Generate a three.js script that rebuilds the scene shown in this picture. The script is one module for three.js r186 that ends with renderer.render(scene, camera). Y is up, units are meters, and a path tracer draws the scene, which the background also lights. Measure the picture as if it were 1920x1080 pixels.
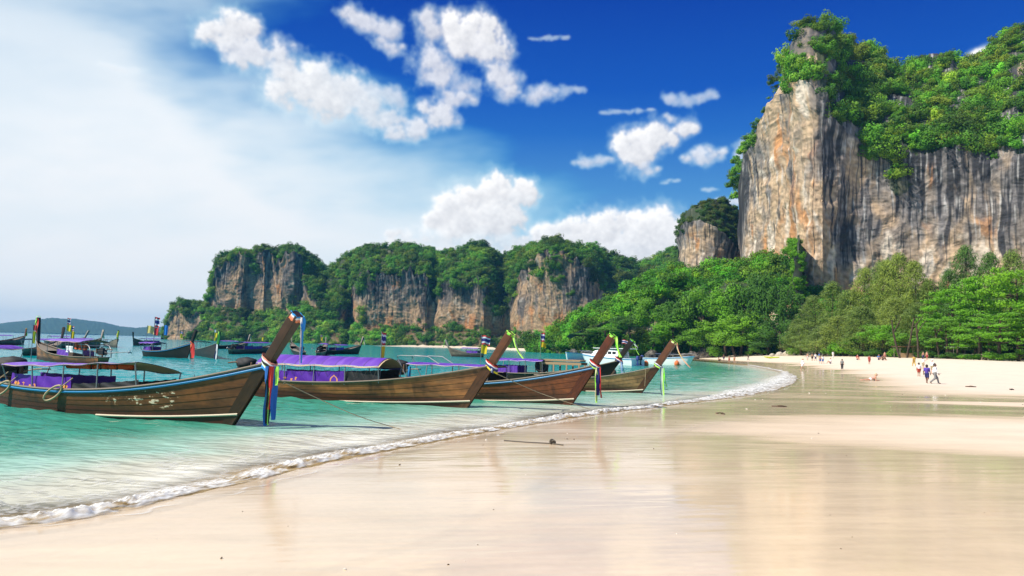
import * as THREE from 'three';
import { mergeGeometries } from 'three/addons/utils/BufferGeometryUtils.js';
import { RoundedBoxGeometry } from 'three/addons/geometries/RoundedBoxGeometry.js';
import { MarchingCubes } from 'three/addons/objects/MarchingCubes.js';

const scene = new THREE.Scene();
const renderer = new THREE.WebGLRenderer({ antialias: true });
renderer.setSize(1024, 576);
renderer.toneMapping = THREE.LinearToneMapping;
renderer.toneMappingExposure = 1.22;
renderer.shadowMap.enabled = true;
// ---------- camera: eye 2.6 m over the sea, held a little askew ----------
const F = 1507, EYE = 2.6;                                   // focal length in pixels of a 1920 px wide picture
const camera = new THREE.PerspectiveCamera(2 * Math.atan(540 / F) * 180 / Math.PI, 16 / 9, 0.1, 16000);
camera.position.set(0, EYE, 0);
camera.rotation.set(Math.atan(107 / F), 0, 0.026, 'YXZ');
camera.updateMatrixWorld(true);
scene.add(camera);
// ---------- sun ----------
const SUN = new THREE.Vector3(-0.60, 0.76, 0.25).normalize();
const sun = new THREE.DirectionalLight(new THREE.Color(1.0, 0.93, 0.82), 5.0);
sun.position.copy(SUN).multiplyScalar(400).add(new THREE.Vector3(20, 0, -120));
sun.target.position.set(20, 0, -120);
sun.castShadow = true; sun.shadow.mapSize.set(4096, 4096); sun.shadow.radius = 1;
Object.assign(sun.shadow.camera, { left: -260, right: 260, top: 260, bottom: -260, near: 1, far: 900 });
scene.add(sun, sun.target);
scene.fog = new THREE.FogExp2(new THREE.Color(0.16, 0.56, 1.0), 0.00012);

// ---------- small tools ----------
const V = (x, y, z) => new THREE.Vector3(x, y, z);
const C = (r, g, b) => new THREE.Color().setRGB(r, g, b);
const clamp = (x, a = 0, b = 1) => Math.min(b, Math.max(a, x));
const lerp = (a, b, t) => a + (b - a) * t;
const sst = (a, b, x) => { const t = clamp((x - a) / (b - a)); return t * t * (3 - 2 * t); };
function rng(seed) { let s = seed | 0; return () => { s = (s + 0x6d2b79f5) | 0; let t = Math.imul(s ^ (s >>> 15), 1 | s); t = (t + Math.imul(t ^ (t >>> 7), 61 | t)) ^ t; return ((t ^ (t >>> 14)) >>> 0) / 4294967296; }; }
const PERM = new Uint8Array(512); { const r = rng(77), p = [...Array(256).keys()]; for (let i = 255; i > 0; i--) { const j = Math.floor(r() * (i + 1)); [p[i], p[j]] = [p[j], p[i]]; } for (let i = 0; i < 512; i++) PERM[i] = p[i & 255]; }
const fade = (t) => t * t * t * (t * (t * 6 - 15) + 10);
function gr(h, x, y, z) { const g = h & 15, u = g < 8 ? x : y, v = g < 4 ? y : g === 12 || g === 14 ? x : z; return ((g & 1) ? -u : u) + ((g & 2) ? -v : v); }
// gradient noise, about -1..1; px, py: period in cells (whole numbers up to 256)
function noise(x, y, z = 0, px = 256, py = 256) {
  const fx = Math.floor(x), fy = Math.floor(y), fz = Math.floor(z);
  const X = ((fx % px) + px) % px, X1 = (X + 1) % px, Y = ((fy % py) + py) % py, Y1 = (Y + 1) % py, Z = fz & 255, Z1 = (Z + 1) & 255;
  x -= fx; y -= fy; z -= fz;
  const u = fade(x), v = fade(y), w = fade(z);
  const h = (a, b, c) => PERM[PERM[PERM[a] + b] + c];
  return lerp(
    lerp(lerp(gr(h(X, Y, Z), x, y, z), gr(h(X1, Y, Z), x - 1, y, z), u), lerp(gr(h(X, Y1, Z), x, y - 1, z), gr(h(X1, Y1, Z), x - 1, y - 1, z), u), v),
    lerp(lerp(gr(h(X, Y, Z1), x, y, z - 1), gr(h(X1, Y, Z1), x - 1, y, z - 1), u), lerp(gr(h(X, Y1, Z1), x, y - 1, z - 1), gr(h(X1, Y1, Z1), x - 1, y - 1, z - 1), u), v), w);
}
function fbm(x, y, z = 0, oct = 4) { let a = 0, s = 0.5; for (let i = 0; i < oct; i++) { a += s * noise(x, y, z + i * 7.3); x *= 2.03; y *= 2.03; z *= 2.03; s *= 0.5; } return a; }
function ridge(x, y, z = 0, oct = 4) { let a = 0, s = 0.5; for (let i = 0; i < oct; i++) { const n = 1 - Math.abs(noise(x, y, z + i * 5.1)); a += s * n * n; x *= 2.1; y *= 2.1; z *= 2.1; s *= 0.5; } return a; }
function tfbm(u, v, px, py, oct, z = 0) { let a = 0, s = 0.5; for (let i = 0; i < oct; i++) { a += s * noise(u * px, v * py, z + i * 3.7, px, py); px *= 2; py *= 2; s *= 0.5; } return a; }   // tiles over u, v in 0..1
function table(rows, key) { const n = rows[0].length; let i = 0; if (key <= rows[0][0]) return rows[0].slice(1); if (key >= rows[rows.length - 1][0]) return rows[rows.length - 1].slice(1); while (rows[i + 1][0] < key) i++; const t = (key - rows[i][0]) / (rows[i + 1][0] - rows[i][0]), out = []; for (let k = 1; k < n; k++) out.push(lerp(rows[i][k], rows[i + 1][k], t)); return out; }
// sight lines: where a thing stands, from where it is seen and how far it is
const rayOf = (px, py) => V((px - 960) / F, -(py - 540) / F, -1).applyQuaternion(camera.quaternion);
function onLevel(px, py, h = 0) { const r = rayOf(px, py); return r.multiplyScalar((h - EYE) / r.y).add(camera.position); }
function atDepth(px, py, d) { const r = rayOf(px, py); return r.multiplyScalar(d / -r.z).add(camera.position); }
const horizonY = (px) => 647 + (px - 960) * 0.026;

const used = new Map();
function numbered(name) { const n = used.get(name) ?? 0; used.set(name, n + 1); return n ? name + '_' + String(n).padStart(3, '0') : name; }
function tag(o, label, category, group) { o.userData.label = label; if (category) o.userData.category = category; if (group) o.userData.group = group; return o; }
function thing(name, label, category, p = V(0, 0, 0), turn = 0, group) { const o = new THREE.Group(); o.name = numbered(name); o.position.copy(p); o.rotation.y = turn; scene.add(o); return tag(o, label, category, group); }
function mesh(name, geo, mat, parent) { const m = new THREE.Mesh(geo, mat); m.name = parent ? name : numbered(name); (parent ?? scene).add(m); return m; }
function structure(name, geo, mat, label) { const m = mesh(name, geo, mat); m.userData.kind = 'structure'; if (label) m.userData.label = label; return m; }
function tex(w, h, fn, srgb = true, repeat = true) {          // fn(u, v) -> [r, g, b] 0..1 in display values (srgb) or plain numbers
  const d = new Uint8Array(w * h * 4);
  for (let j = 0, o = 0; j < h; j++) for (let i = 0; i < w; i++, o += 4) { const c = fn((i + 0.5) / w, (j + 0.5) / h); d[o] = clamp(c[0]) * 255; d[o + 1] = clamp(c[1]) * 255; d[o + 2] = clamp(c[2]) * 255; d[o + 3] = 255; }
  const t = new THREE.DataTexture(d, w, h, THREE.RGBAFormat);
  if (srgb) t.colorSpace = THREE.SRGBColorSpace;
  t.magFilter = THREE.LinearFilter; t.minFilter = THREE.LinearFilter;
  t.wrapS = t.wrapT = repeat ? THREE.RepeatWrapping : THREE.ClampToEdgeWrapping; t.needsUpdate = true;
  return t;
}
const std = (color, roughness = 0.7, more = {}) => new THREE.MeshStandardMaterial({ color, roughness, ...more });
function gridGeometry(nu, nv, at, colorAt, uvAt, keep) {      // a sheet of nu x nv points
  const pos = new Float32Array(nu * nv * 3), col = colorAt ? new Float32Array(nu * nv * 3) : null, uv = new Float32Array(nu * nv * 2), idx = [], p = V(0, 0, 0), c = C(0, 0, 0), q = new THREE.Vector2();
  for (let j = 0, k = 0; j < nv; j++) for (let i = 0; i < nu; i++, k++) {
    at(i, j, p); pos.set([p.x, p.y, p.z], k * 3);
    if (uvAt) { uvAt(i, j, q, p); uv[k * 2] = q.x; uv[k * 2 + 1] = q.y; } else { uv[k * 2] = i / (nu - 1); uv[k * 2 + 1] = j / (nv - 1); }
    if (col) { colorAt(i, j, c, p); col.set([c.r, c.g, c.b], k * 3); }
  }
  for (let j = 0; j < nv - 1; j++) for (let i = 0; i < nu - 1; i++) { if (keep && !keep(i, j)) continue; const a = j * nu + i, b = a + 1, d = a + nu, e = d + 1; idx.push(a, b, d, b, e, d); }
  const g = new THREE.BufferGeometry();
  g.setAttribute('position', new THREE.BufferAttribute(pos, 3)); g.setAttribute('uv', new THREE.BufferAttribute(uv, 2));
  if (col) g.setAttribute('color', new THREE.BufferAttribute(col, 3));
  g.setIndex(idx); g.computeVertexNormals();
  return g;
}
function tube(points, r, seg = 16, sides = 6, curve = true) {
  const pts = points.map((p) => p.isVector3 ? p : V(...p));
  const c = curve && pts.length > 2 ? new THREE.CatmullRomCurve3(pts) : (() => { const k = new THREE.CurvePath(); for (let i = 0; i + 1 < pts.length; i++) k.add(new THREE.LineCurve3(pts[i], pts[i + 1])); return k; })();
  const g = new THREE.TubeGeometry(c, seg, r, sides, false);
  return g;
}
function rod(a, b, r0, r1 = r0, sides = 8) { a = a.isVector3 ? a : V(...a); b = b.isVector3 ? b : V(...b); const d = b.clone().sub(a), g = new THREE.CylinderGeometry(r1, r0, d.length(), sides); g.applyQuaternion(new THREE.Quaternion().setFromUnitVectors(V(0, 1, 0), d.normalize())); const m = a.clone().add(b).multiplyScalar(0.5); return g.translate(m.x, m.y, m.z); }
function box(w, h, d, x = 0, y = 0, z = 0, r = 0.01) { return new RoundedBoxGeometry(w, h, d, 2, Math.min(r, w / 2.1, h / 2.1, d / 2.1)).translate(x, y, z); }
function plain(g) { const o = g.index ? g.toNonIndexed() : g.clone(); for (const k of Object.keys(o.attributes)) if (!['position', 'normal', 'uv'].includes(k)) o.deleteAttribute(k); return o; }
const merged = (list) => mergeGeometries(list.map(plain));
function rough(geo, amp, freq, seed = 0) { const p = geo.attributes.position, n = geo.attributes.normal; for (let i = 0; i < p.count; i++) { const d = amp * fbm(p.getX(i) * freq + seed, p.getY(i) * freq, p.getZ(i) * freq, 4) * 1.6; const v = V(p.getX(i), p.getY(i), p.getZ(i)), l = v.length() || 1; p.setXYZ(i, v.x + v.x / l * d, v.y + v.y / l * d, v.z + v.z / l * d); } geo.computeVertexNormals(); return geo; }
// ---------- sky: blue deepening upwards, a white veil to the left, fair-weather cumulus ----------
{
  const W = 4096, H = 2048, d = new Float32Array(W * H * 4), DEG = 180 / Math.PI;
  const azel = (px, py) => { const r = rayOf(px, py).normalize(); return [Math.atan2(r.x, -r.z) * DEG, Math.asin(r.y) * DEG]; };
  // clouds: the two ends of the long axis, half width in pixels, wispiness 0..1, how many puffs
  const K = 0.036, puffs = [], rp = rng(404);
  for (const [x0, y0, x1, y1, R, wisp, n] of [
    [400, 52, 470, 62, 30, 0.1, 9], [425, 85, 485, 110, 26, 0.2, 9], [500, 110, 560, 125, 24, 0.25, 9], [520, 150, 640, 180, 36, 0.15, 18], [600, 150, 700, 200, 30, 0.3, 14], [660, 205, 750, 225, 24, 0.4, 10], [690, 170, 740, 195, 18, 0.6, 6],
    [642, 18, 670, 35, 13, 0.35, 5], [660, 40, 745, 62, 17, 0.4, 10], [705, 75, 750, 92, 15, 0.45, 6],
    [785, 22, 815, 70, 20, 0.3, 8], [800, 110, 830, 150, 24, 0.35, 8], [840, 60, 920, 60, 32, 0.05, 14], [860, 95, 945, 95, 26, 0.15, 12], [920, 130, 965, 175, 22, 0.3, 9], [970, 180, 1050, 175, 13, 0.5, 9], [1040, 170, 1080, 168, 7, 0.8, 4],
    [735, 245, 790, 240, 19, 0.3, 9], [795, 205, 845, 235, 22, 0.25, 10], [830, 180, 880, 190, 19, 0.4, 8], [855, 150, 870, 165, 12, 0.6, 4],
    [1175, 270, 1210, 300, 27, 0.05, 11], [1200, 262, 1265, 255, 24, 0.05, 11], [1270, 245, 1300, 240, 15, 0.1, 6], [1248, 215, 1262, 225, 9, 0.4, 4], [1200, 315, 1230, 318, 9, 0.4, 4], [1242, 190, 1340, 180, 9, 0.75, 9], [1075, 308, 1150, 300, 9, 0.6, 8], [1275, 302, 1350, 290, 13, 0.4, 10], [1325, 285, 1355, 280, 9, 0.4, 4], [1380, 300, 1402, 262, 12, 0.5, 7], [1135, 212, 1220, 207, 5, 0.95, 8],
    [995, 70, 1060, 67, 4, 1, 7], [1245, 343, 1275, 341, 4, 0.9, 4], [1322, 355, 1342, 355, 4, 0.9, 4], [1345, 382, 1395, 380, 9, 0.4, 7],
    [860, 378, 985, 354, 26, 0.0, 20], [815, 402, 900, 390, 30, 0.05, 18], [850, 432, 960, 405, 40, 0.05, 24], [920, 395, 1000, 365, 20, 0.1, 12], [700, 470, 1000, 460, 30, 0.45, 40],
    [725, 452, 745, 438, 14, 0.25, 7], [650, 480, 790, 474, 12, 0.55, 12], [1005, 450, 1070, 435, 26, 0.05, 14], [1075, 455, 1150, 430, 32, 0.02, 18], [1130, 424, 1190, 418, 20, 0.02, 10], [1165, 448, 1290, 436, 36, 0.02, 26], [940, 470, 1300, 475, 26, 0.1, 40], [945, 458, 1000, 455, 16, 0.1, 8],
    [1828, 112, 1885, 100, 15, 0.02, 10], [1800, 125, 1850, 118, 10, 0.1, 5], [190, 122, 268, 130, 6, 1, 8],
  ]) { const [a0, e0] = azel(x0, y0), [a1, e1] = azel(x1, y1); for (let i = 0; i < n; i++) { const t = n < 2 ? 0.5 : (i + rp() * 0.7) / (n - 0.3), taper = 0.62 + 0.38 * Math.sin(Math.PI * clamp(t, 0.06, 0.94)), r = R * K * taper * (0.55 + 0.62 * rp()); puffs.push({ a: lerp(a0, a1, t) + (rp() - 0.5) * R * K * 0.9, e: lerp(e0, e1, t) + (rp() - 0.42) * R * K * 1.15 * taper, r, w: wisp }); } }
  const grad = [[-6, 0.56, 0.68, 0.80], [0, 0.52, 0.66, 0.80], [4, 0.36, 0.57, 0.78], [8, 0.16, 0.40, 0.72], [11, 0.075, 0.28, 0.64], [15, 0.020, 0.15, 0.56], [18, 0.008, 0.095, 0.50], [24, 0.004, 0.052, 0.39], [40, 0.004, 0.035, 0.30], [91, 0.004, 0.028, 0.26]];
  for (let j = 0; j < H; j++) {
    const el = ((j + 0.5) / H - 0.5) * 180;
    const g = table(grad, clamp(el, -6, 90)), row = puffs.filter((p) => Math.abs(p.e - el) < p.r * 3.2 + 0.6);
    for (let i = 0; i < W; i++) {
      const o = (j * W + i) * 4, ang = ((i + 0.5) / W - 0.5) * 2 * Math.PI;     // atan2(z, x)
      let az = Math.atan2(Math.cos(ang), -Math.sin(ang)) * DEG;
      let r = g[0], gg = g[1], b = g[2];
      if (el > -1) {
        const inFrame = Math.abs(az) < 36 && el < 29;
        // the veil
        const edge = -4 - (Math.min(el, 32) - 9.3) * 1.55, m = az < -36 ? -36 - (-36 - az) * 0.2 : az;
        const streak = fbm(az * 0.05 + el * 0.05, el * 0.16 - az * 0.03, 21, inFrame ? 5 : 2);
        let veil = sst(10, -11, m - edge + streak * 20) * sst(-170, -110, az) * (1 - 0.70 * sst(15, 27, el + 9 * streak)) * (0.93 + 0.35 * streak);
        veil = Math.max(veil, 0.72 * sst(7.5, 0.5, el) * sst(34, -2, az) * sst(-170, -110, az));
        veil = clamp(veil);
        const low = sst(16, 3, el), vr = lerp(0.88, 0.87, low), vg = lerp(0.93, 0.91, low), vb = lerp(0.98, 0.95, low);
        r = lerp(r, vr, Math.pow(veil, 1.2)); gg = lerp(gg, vg, Math.pow(veil, 0.82)); b = lerp(b, vb, Math.pow(veil, 0.8));
        // cumulus: heaps of puffs, each lit on the side of the sun
        let sum = 0, nx = 0, ny = 0, best = -9, wisp = 0, n1 = 0, n2 = 0;
        if (inFrame && row.length) {
          n1 = fbm(az * 0.9, el * 0.9, 3, 5); n2 = fbm(az * 2.6 + 40, el * 2.6, 7, 4);
          const wa = az + 0.42 * fbm(az * 0.55, el * 0.55, 11, 3), we = el + 0.42 * fbm(az * 0.55 + 9, el * 0.55, 15, 3);
          for (const p of row) { const x = (wa - p.a) / (p.r * (1 + 2.2 * p.w * p.w)), y = (we - p.e) / p.r; if (x > 3.2 || x < -3.2 || y > 3.2 || y < -3.2) continue; const v = 1 - Math.sqrt(x * x + y * y) - p.w * (0.18 - 1.2 * n1); const k = Math.exp(5 * v); sum += k; nx += k * x; ny += k * y; wisp += k * p.w; if (v > best) best = v; }
          if (sum > 0) { nx /= sum; ny /= sum; wisp /= sum; best = Math.log(sum) / 5; }
        } else if (!inFrame) { const n = noise(az * 0.045 + 3, el * 0.07, 40) + 0.5 * noise(az * 0.11, el * 0.15, 44); best = (n - 0.45) * 1.6 * sst(62, 40, el) * (Math.abs(az) < 36 ? sst(29, 33, el) : sst(36, 42, Math.abs(az))) - 0.25; n1 = fbm(az * 0.5, el * 0.5, 3, 4); wisp = 0.4; }
        if (best > -1.8) {
          const n3 = fbm(az * 5.5 + 7, el * 6.5, 17, 3), v = best + 0.85 * n1 + 0.48 * n2 + 0.15 * n3 + 0.03, a = Math.pow(sst(-0.04, 0.46 + 0.95 * wisp, v), 0.85) * (1 - 0.72 * wisp);
          const halo = 0.42 * sst(-0.75, 0.35, best + 0.9 * n1 + 0.35 * n2) * (1 - a); if (halo > 0) { r = lerp(r, 0.88, Math.pow(halo, 1.25)); gg = lerp(gg, 0.93, halo); b = lerp(b, 1.0, halo); }
          if (a > 0) {
            const lit = clamp(0.62 + 0.50 * (-0.55 * nx + 0.75 * ny) + 0.34 * n2 + 0.32 * n1 + 0.2 * n3 - 0.06 * sst(0.4, 1.2, best));
            const lowHaze = sst(9, 1, el) * 0.30, wht = lerp(0.60, 1.07, lit);
            const cr = lerp(wht * lerp(0.96, 1, lit), 0.80, lowHaze), cg = lerp(wht * lerp(0.985, 1, lit), 0.84, lowHaze), cb = lerp(wht * lerp(1.06, 1, lit), 0.88, lowHaze);
            r = lerp(r, cr, a); gg = lerp(gg, cg, a); b = lerp(b, cb, a);
          }
        }
      }
      d[o] = r * 0.87; d[o + 1] = gg * 0.86; d[o + 2] = b * 0.85; d[o + 3] = 1;
    }
  }
  const t = new THREE.DataTexture(d, W, H, THREE.RGBAFormat, THREE.FloatType);
  t.mapping = THREE.EquirectangularReflectionMapping; t.magFilter = t.minFilter = THREE.LinearFilter; t.wrapS = THREE.RepeatWrapping; t.needsUpdate = true;
  scene.background = t; scene.environment = t;
}
// ---------- the shore: a bay whose edge runs from the near left to the far rocks ----------
const SHORE = (() => {
  const px = [[0, 985], [200, 955], [440, 905], [600, 868], [800, 830], [960, 800], [1100, 778], [1250, 760], [1400, 741], [1465, 727], [1492, 713], [1482, 700], [1440, 690], [1380, 681], [1310, 674]];
  const a = [[-140, 40], [-60, 8], [-30, -2.5], [-16, -7.6]];
  for (const [x, y] of px) { const p = onLevel(x, y, 0.02); a.push([p.x, p.z]); }
  a.push([52, -262], [60, -330], [80, -520]);
  const c = new THREE.CatmullRomCurve3(a.map(([x, z]) => V(x, 0, z)), false, 'centripetal'), out = [];
  for (let i = 0; i < a.length - 1; i++) for (let k = 0; k < 7; k++) { const p = c.getPoint((i + k / 7) / (a.length - 1)); out.push([p.x, p.z]); }
  return out;
})();
const SARC = [0]; for (let i = 1; i < SHORE.length; i++) SARC.push(SARC[i - 1] + Math.hypot(SHORE[i][0] - SHORE[i - 1][0], SHORE[i][1] - SHORE[i - 1][1]));
function shore(x, z) {                                        // metres inland (+) or out to sea (-), and metres along
  let best = 1e12, sgn = 1, arc = 0;
  for (let i = 0; i + 1 < SHORE.length; i++) {
    const [ax, az] = SHORE[i], [bx, bz] = SHORE[i + 1], dx = bx - ax, dz = bz - az, l2 = dx * dx + dz * dz;
    const t = clamp(((x - ax) * dx + (z - az) * dz) / l2), qx = x - ax - dx * t, qz = z - az - dz * t, d = qx * qx + qz * qz;
    if (d < best) { best = d; sgn = (dx * qz - dz * qx) > 0 ? 1 : -1; arc = SARC[i] + t * Math.sqrt(l2); }
  }
  return [sgn * Math.sqrt(best), arc];
}
function sandHeight(x, z, s = shore(x, z)[0]) {
  if (s < 0) return Math.max(-2.5, 0.075 * s - 0.01 * Math.min(-s, 1));
  const far = sst(-42, -150, z), H = lerp(0.12, 1.9, far), S = lerp(60, 30, far);
  return 0.045 * (1 - Math.exp(-s / 1.4)) + s * lerp(0.0022, 0.006, far) + H * sst(lerp(8, 0, far), S, s) + 0.03 * fbm(x * 0.12, z * 0.12, 2, 3) * sst(3, 20, s);
}
function onSand(px, py) { const r = rayOf(px, py); let t = 8 / -r.z; for (let i = 0; i < 900; i++) { const p = r.clone().multiplyScalar(t).add(camera.position); if (p.y <= sandHeight(p.x, p.z)) return V(p.x, sandHeight(p.x, p.z), p.z); t *= 1.006; } return onLevel(px, py, 1.5); }
function dryness(x, z, s) {                                   // 0 under a film of water, 1 dry
  const n = fbm(x * 0.05, z * 0.16, 5, 4), n2 = fbm(x * 0.3, z * 0.9, 8, 3);
  const up = sst(6.5, 13, s + n * 7 + n2 * 2) * sst(-50, -64, z + n * 16);
  const e = Math.hypot((x - 25) / 12.5, (z + 27.5) / 5.6), bar = 0.9 * sst(1.45, 0.35, e + n * 0.7 + n2 * 0.12);
  const e2 = Math.hypot((x - 36) / 13, (z + 44) / 2.2), bar2 = 0.55 * sst(1.1, 0.6, e2 + n * 0.8 + n2 * 0.2);
  return Math.max(up, bar, bar2);
}
const axis = (parts) => { const a = [parts[0][0]]; for (const [to, step0, step1] of parts.slice(1)) { const from = a[a.length - 1]; let x = from; while (x < to - 1e-6) { const t = (x - from) / (to - from); x = Math.min(to, x + lerp(step0, step1, t)); a.push(x); } } return a; };
// ---------- sand ----------
{
  const X0 = -40, X1 = 130, Z0 = 6, Z1 = -164, N = 2048, rough0 = new Uint8Array(N * N * 4), colr = new Uint8Array(N * N * 4), enc = (v) => 255 * (v <= 0.0031308 ? v * 12.92 : 1.055 * Math.pow(v, 1 / 2.4) - 0.055);
  const coarse = 256, S = new Float32Array((coarse + 1) * (coarse + 1));
  for (let j = 0; j <= coarse; j++) for (let i = 0; i <= coarse; i++) S[j * (coarse + 1) + i] = shore(lerp(X0, X1, i / coarse), lerp(Z0, Z1, j / coarse))[0];
  for (let j = 0; j < N; j++) for (let i = 0; i < N; i++) {
    const o = (j * N + i) * 4, fx = (i + 0.5) / N * coarse, fy = (j + 0.5) / N * coarse, i0 = Math.floor(fx), j0 = Math.floor(fy), u = fx - i0, v = fy - j0, k = j0 * (coarse + 1) + i0;
    const s = lerp(lerp(S[k], S[k + 1], u), lerp(S[k + coarse + 1], S[k + coarse + 2], u), v), x = lerp(X0, X1, (i + 0.5) / N), z = lerp(Z0, Z1, (j + 0.5) / N);
    if (s < -8) { colr.set([200, 190, 170, 255], o); rough0.set([0, 200, 0, 255], o); continue; }
    const dry = dryness(x, z, s);
    // ripple lines left by the swash, running along the shore
    const lines = noise(x * 0.35 + z * 0.1, (z + x * 0.18) * 2.4, 3) * 0.5 + noise(x * 0.9, (z + x * 0.12) * 6.5, 6) * 0.5;
    const spill = Math.exp(-Math.max(s, 0) / 1.6) * sst(-2, 0.3, s);
    const m = 1 + 0.15 * lines * (1 - dry) + 0.16 * fbm(x * 0.4, z * 0.8, 4, 4) + 0.05 * (PERM[(i * 7 + PERM[j & 255]) & 255] / 255 - 0.5);
    const mark = sst(0.12, 0.42, noise(s * 3.2 + 0.8 * noise(x * 0.25, z * 0.25, 9), x * 0.22 + z * 0.1, 77)) * sst(9, 0.5, s) * sst(-0.2, 0.3, s), dark = lerp(1, 0.88, spill) * (1 - 0.13 * mark) * lerp(1, 0.95, (1 - dry) * sst(-15, -30, z));
    colr[o] = enc(lerp(0.725, 0.75, dry) * m * dark); colr[o + 1] = enc(lerp(0.565, 0.63, dry) * m * dark); colr[o + 2] = enc(lerp(0.385, 0.495, dry) * m * dark); colr[o + 3] = 255;
    const film = lerp(0.075, 0.24, sst(-0.2, 0.5, fbm(x * 0.08, z * 0.3, 12, 3) + 0.35 * lines));
    const rg = s < 0 ? 0.6 : lerp(film, 0.92, Math.pow(dry, 0.45));
    rough0[o] = 0; rough0[o + 1] = rg * 255; rough0[o + 2] = 0; rough0[o + 3] = 255;
  }
  const mk = (d, srgb) => { const t = new THREE.DataTexture(d, N, N, THREE.RGBAFormat); if (srgb) t.colorSpace = THREE.SRGBColorSpace; t.magFilter = t.minFilter = THREE.LinearFilter; t.wrapS = t.wrapT = THREE.ClampToEdgeWrapping; t.needsUpdate = true; return t; };
  const bump = tex(1024, 1024, (u, v) => { const h = 0.5 + 0.45 * tfbm(u, v, 3, 13, 3) + 0.20 * tfbm(u, v, 9, 38, 2, 9); return [h, h, h]; }, false);
  bump.channel = 1; bump.repeat.set(1 / 9, 1 / 9);
  const mat = new THREE.MeshPhysicalMaterial({ map: mk(colr, true), roughnessMap: mk(rough0, false), roughness: 1, bumpMap: bump, bumpScale: 0.012, ior: 1.33 });
  const xs = axis([[-60], [-22, 1.5, 0.4], [40, 0.35, 0.5], [140, 0.7, 3], [320, 3, 20]]), zs = axis([[-8], [8, 1, 0.3], [60, 0.3, 0.5], [170, 0.6, 2], [360, 2, 12]]);
  const g = gridGeometry(xs.length, zs.length, (i, j, p) => { const x = xs[i], z = -zs[j], s = shore(x, z)[0]; p.set(x, sandHeight(x, z, s), z); p.s = s; }, null, (i, j, q, p) => q.set((p.x - X0) / (X1 - X0), (p.z - Z0) / (Z1 - Z0)),
    (i, j) => shore((xs[i] + xs[i + 1]) / 2, -(zs[j] + zs[j + 1]) / 2)[0] > -34);
  const p = g.attributes.position, uv1 = new Float32Array(p.count * 2);
  for (let i = 0; i < p.count; i++) { uv1[i * 2] = p.getX(i) * 0.97 - p.getZ(i) * 0.24; uv1[i * 2 + 1] = p.getZ(i) * 0.97 + p.getX(i) * 0.24; }
  g.setAttribute('uv1', new THREE.BufferAttribute(uv1, 2));
  structure('beach_sand', g, mat, 'pale beach of wet and dry sand curving along the bay');
}
// ---------- sea ----------
const waterHeight = (x, z, s) => {
  const a = sst(-3, -11, s) * (1 - sst(60, 160, -z)), b = 0.035 * noise(x * 0.30 + z * 0.12, z * 0.55 - x * 0.2, 4) + 0.028 * noise(x * 0.75 + 7, z * 1.15 + x * 0.3, 9) + 0.016 * noise(x * 1.6, z * 2.2, 15);
  const swell = 0.022 * Math.sin(s * 1.25 + 2.2 * noise(x * 0.06, z * 0.06, 30)) * sst(-0.6, -3, s) * sst(-26, -10, s);
  return a * b * 3.0 + swell * (1 - sst(70, 130, -z));
};
{
  const X0 = -70, X1 = 70, Z0 = -2, Z1 = -142, N = 1024;
  const trans = tex(N, N, (u, v) => { const x = lerp(X0, X1, u), z = lerp(Z0, Z1, v), s = shore(x, z)[0]; const n = fbm(x * 0.14, z * 0.24, 3, 4); const t = sst(-2.0, -0.3, s + n * 1.0); return [t, t, t]; }, false, false);
  const bump = tex(1024, 1024, (u, v) => { const h = 0.5 + 0.45 * tfbm(u, v, 7, 15, 3, 1) + 0.20 * tfbm(u, v, 22, 46, 2, 4); return [h, h, h]; }, false);
  bump.channel = 1; bump.repeat.set(1 / 11, 1 / 11);
  const mat = new THREE.MeshPhysicalMaterial({ vertexColors: true, roughness: 0.08, ior: 1.33, transmission: 1, transmissionMap: trans, thickness: 0, bumpMap: bump, bumpScale: 0.15, specularIntensity: 0.03 });
  const xs = axis([[-3600], [-400, 400, 40], [-60, 30, 1.2], [-22, 1.0, 0.22], [30, 0.2, 0.25], [80, 0.4, 3]]), zs = axis([[-30], [4, 4, 0.4], [48, 0.18, 0.25], [140, 0.3, 1.6], [700, 2, 30], [4700, 40, 500]]);
  const cl = C(0.76, 0.73, 0.62), milkC = C(0.54, 0.525, 0.42), nearC = C(0.33, 0.53, 0.43), greenC = C(0.05, 0.265, 0.185), tealC = C(0.0, 0.24, 0.26), farC = C(0.0, 0.235, 0.29);
  const g = gridGeometry(xs.length, zs.length, (i, j, p) => { const x = xs[i], z = -zs[j], s = shore(x, z)[0]; p.set(x, waterHeight(x, z, s), z); p.s = s; },
    (i, j, c, p) => { const s = p.s + 3.5 * fbm(p.x * 0.09, p.z * 0.2, 14, 3); c.copy(cl); c.lerp(milkC, sst(-0.6, -1.8, s)); c.lerp(nearC, sst(-1.8, -4.6, s)); c.lerp(greenC, sst(-3.6, -8.5, s)); c.lerp(tealC, sst(-10, -30, s)); c.lerp(farC, sst(-60, -200, s)); },
    (i, j, q, p) => q.set((p.x - X0) / (X1 - X0), (p.z - Z0) / (Z1 - Z0)), (i, j) => shore((xs[i] + xs[i + 1]) / 2, -(zs[j] + zs[j + 1]) / 2)[0] < 1.6);
  const p = g.attributes.position, uv1 = new Float32Array(p.count * 2);
  for (let i = 0; i < p.count; i++) { uv1[i * 2] = p.getX(i) * 0.96 + p.getZ(i) * 0.28; uv1[i * 2 + 1] = p.getZ(i) * 0.96 - p.getX(i) * 0.28; }
  g.setAttribute('uv1', new THREE.BufferAttribute(uv1, 2));
  structure('sea_water', g, mat, 'clear green shallows deepening to turquoise sea');
}
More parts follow.
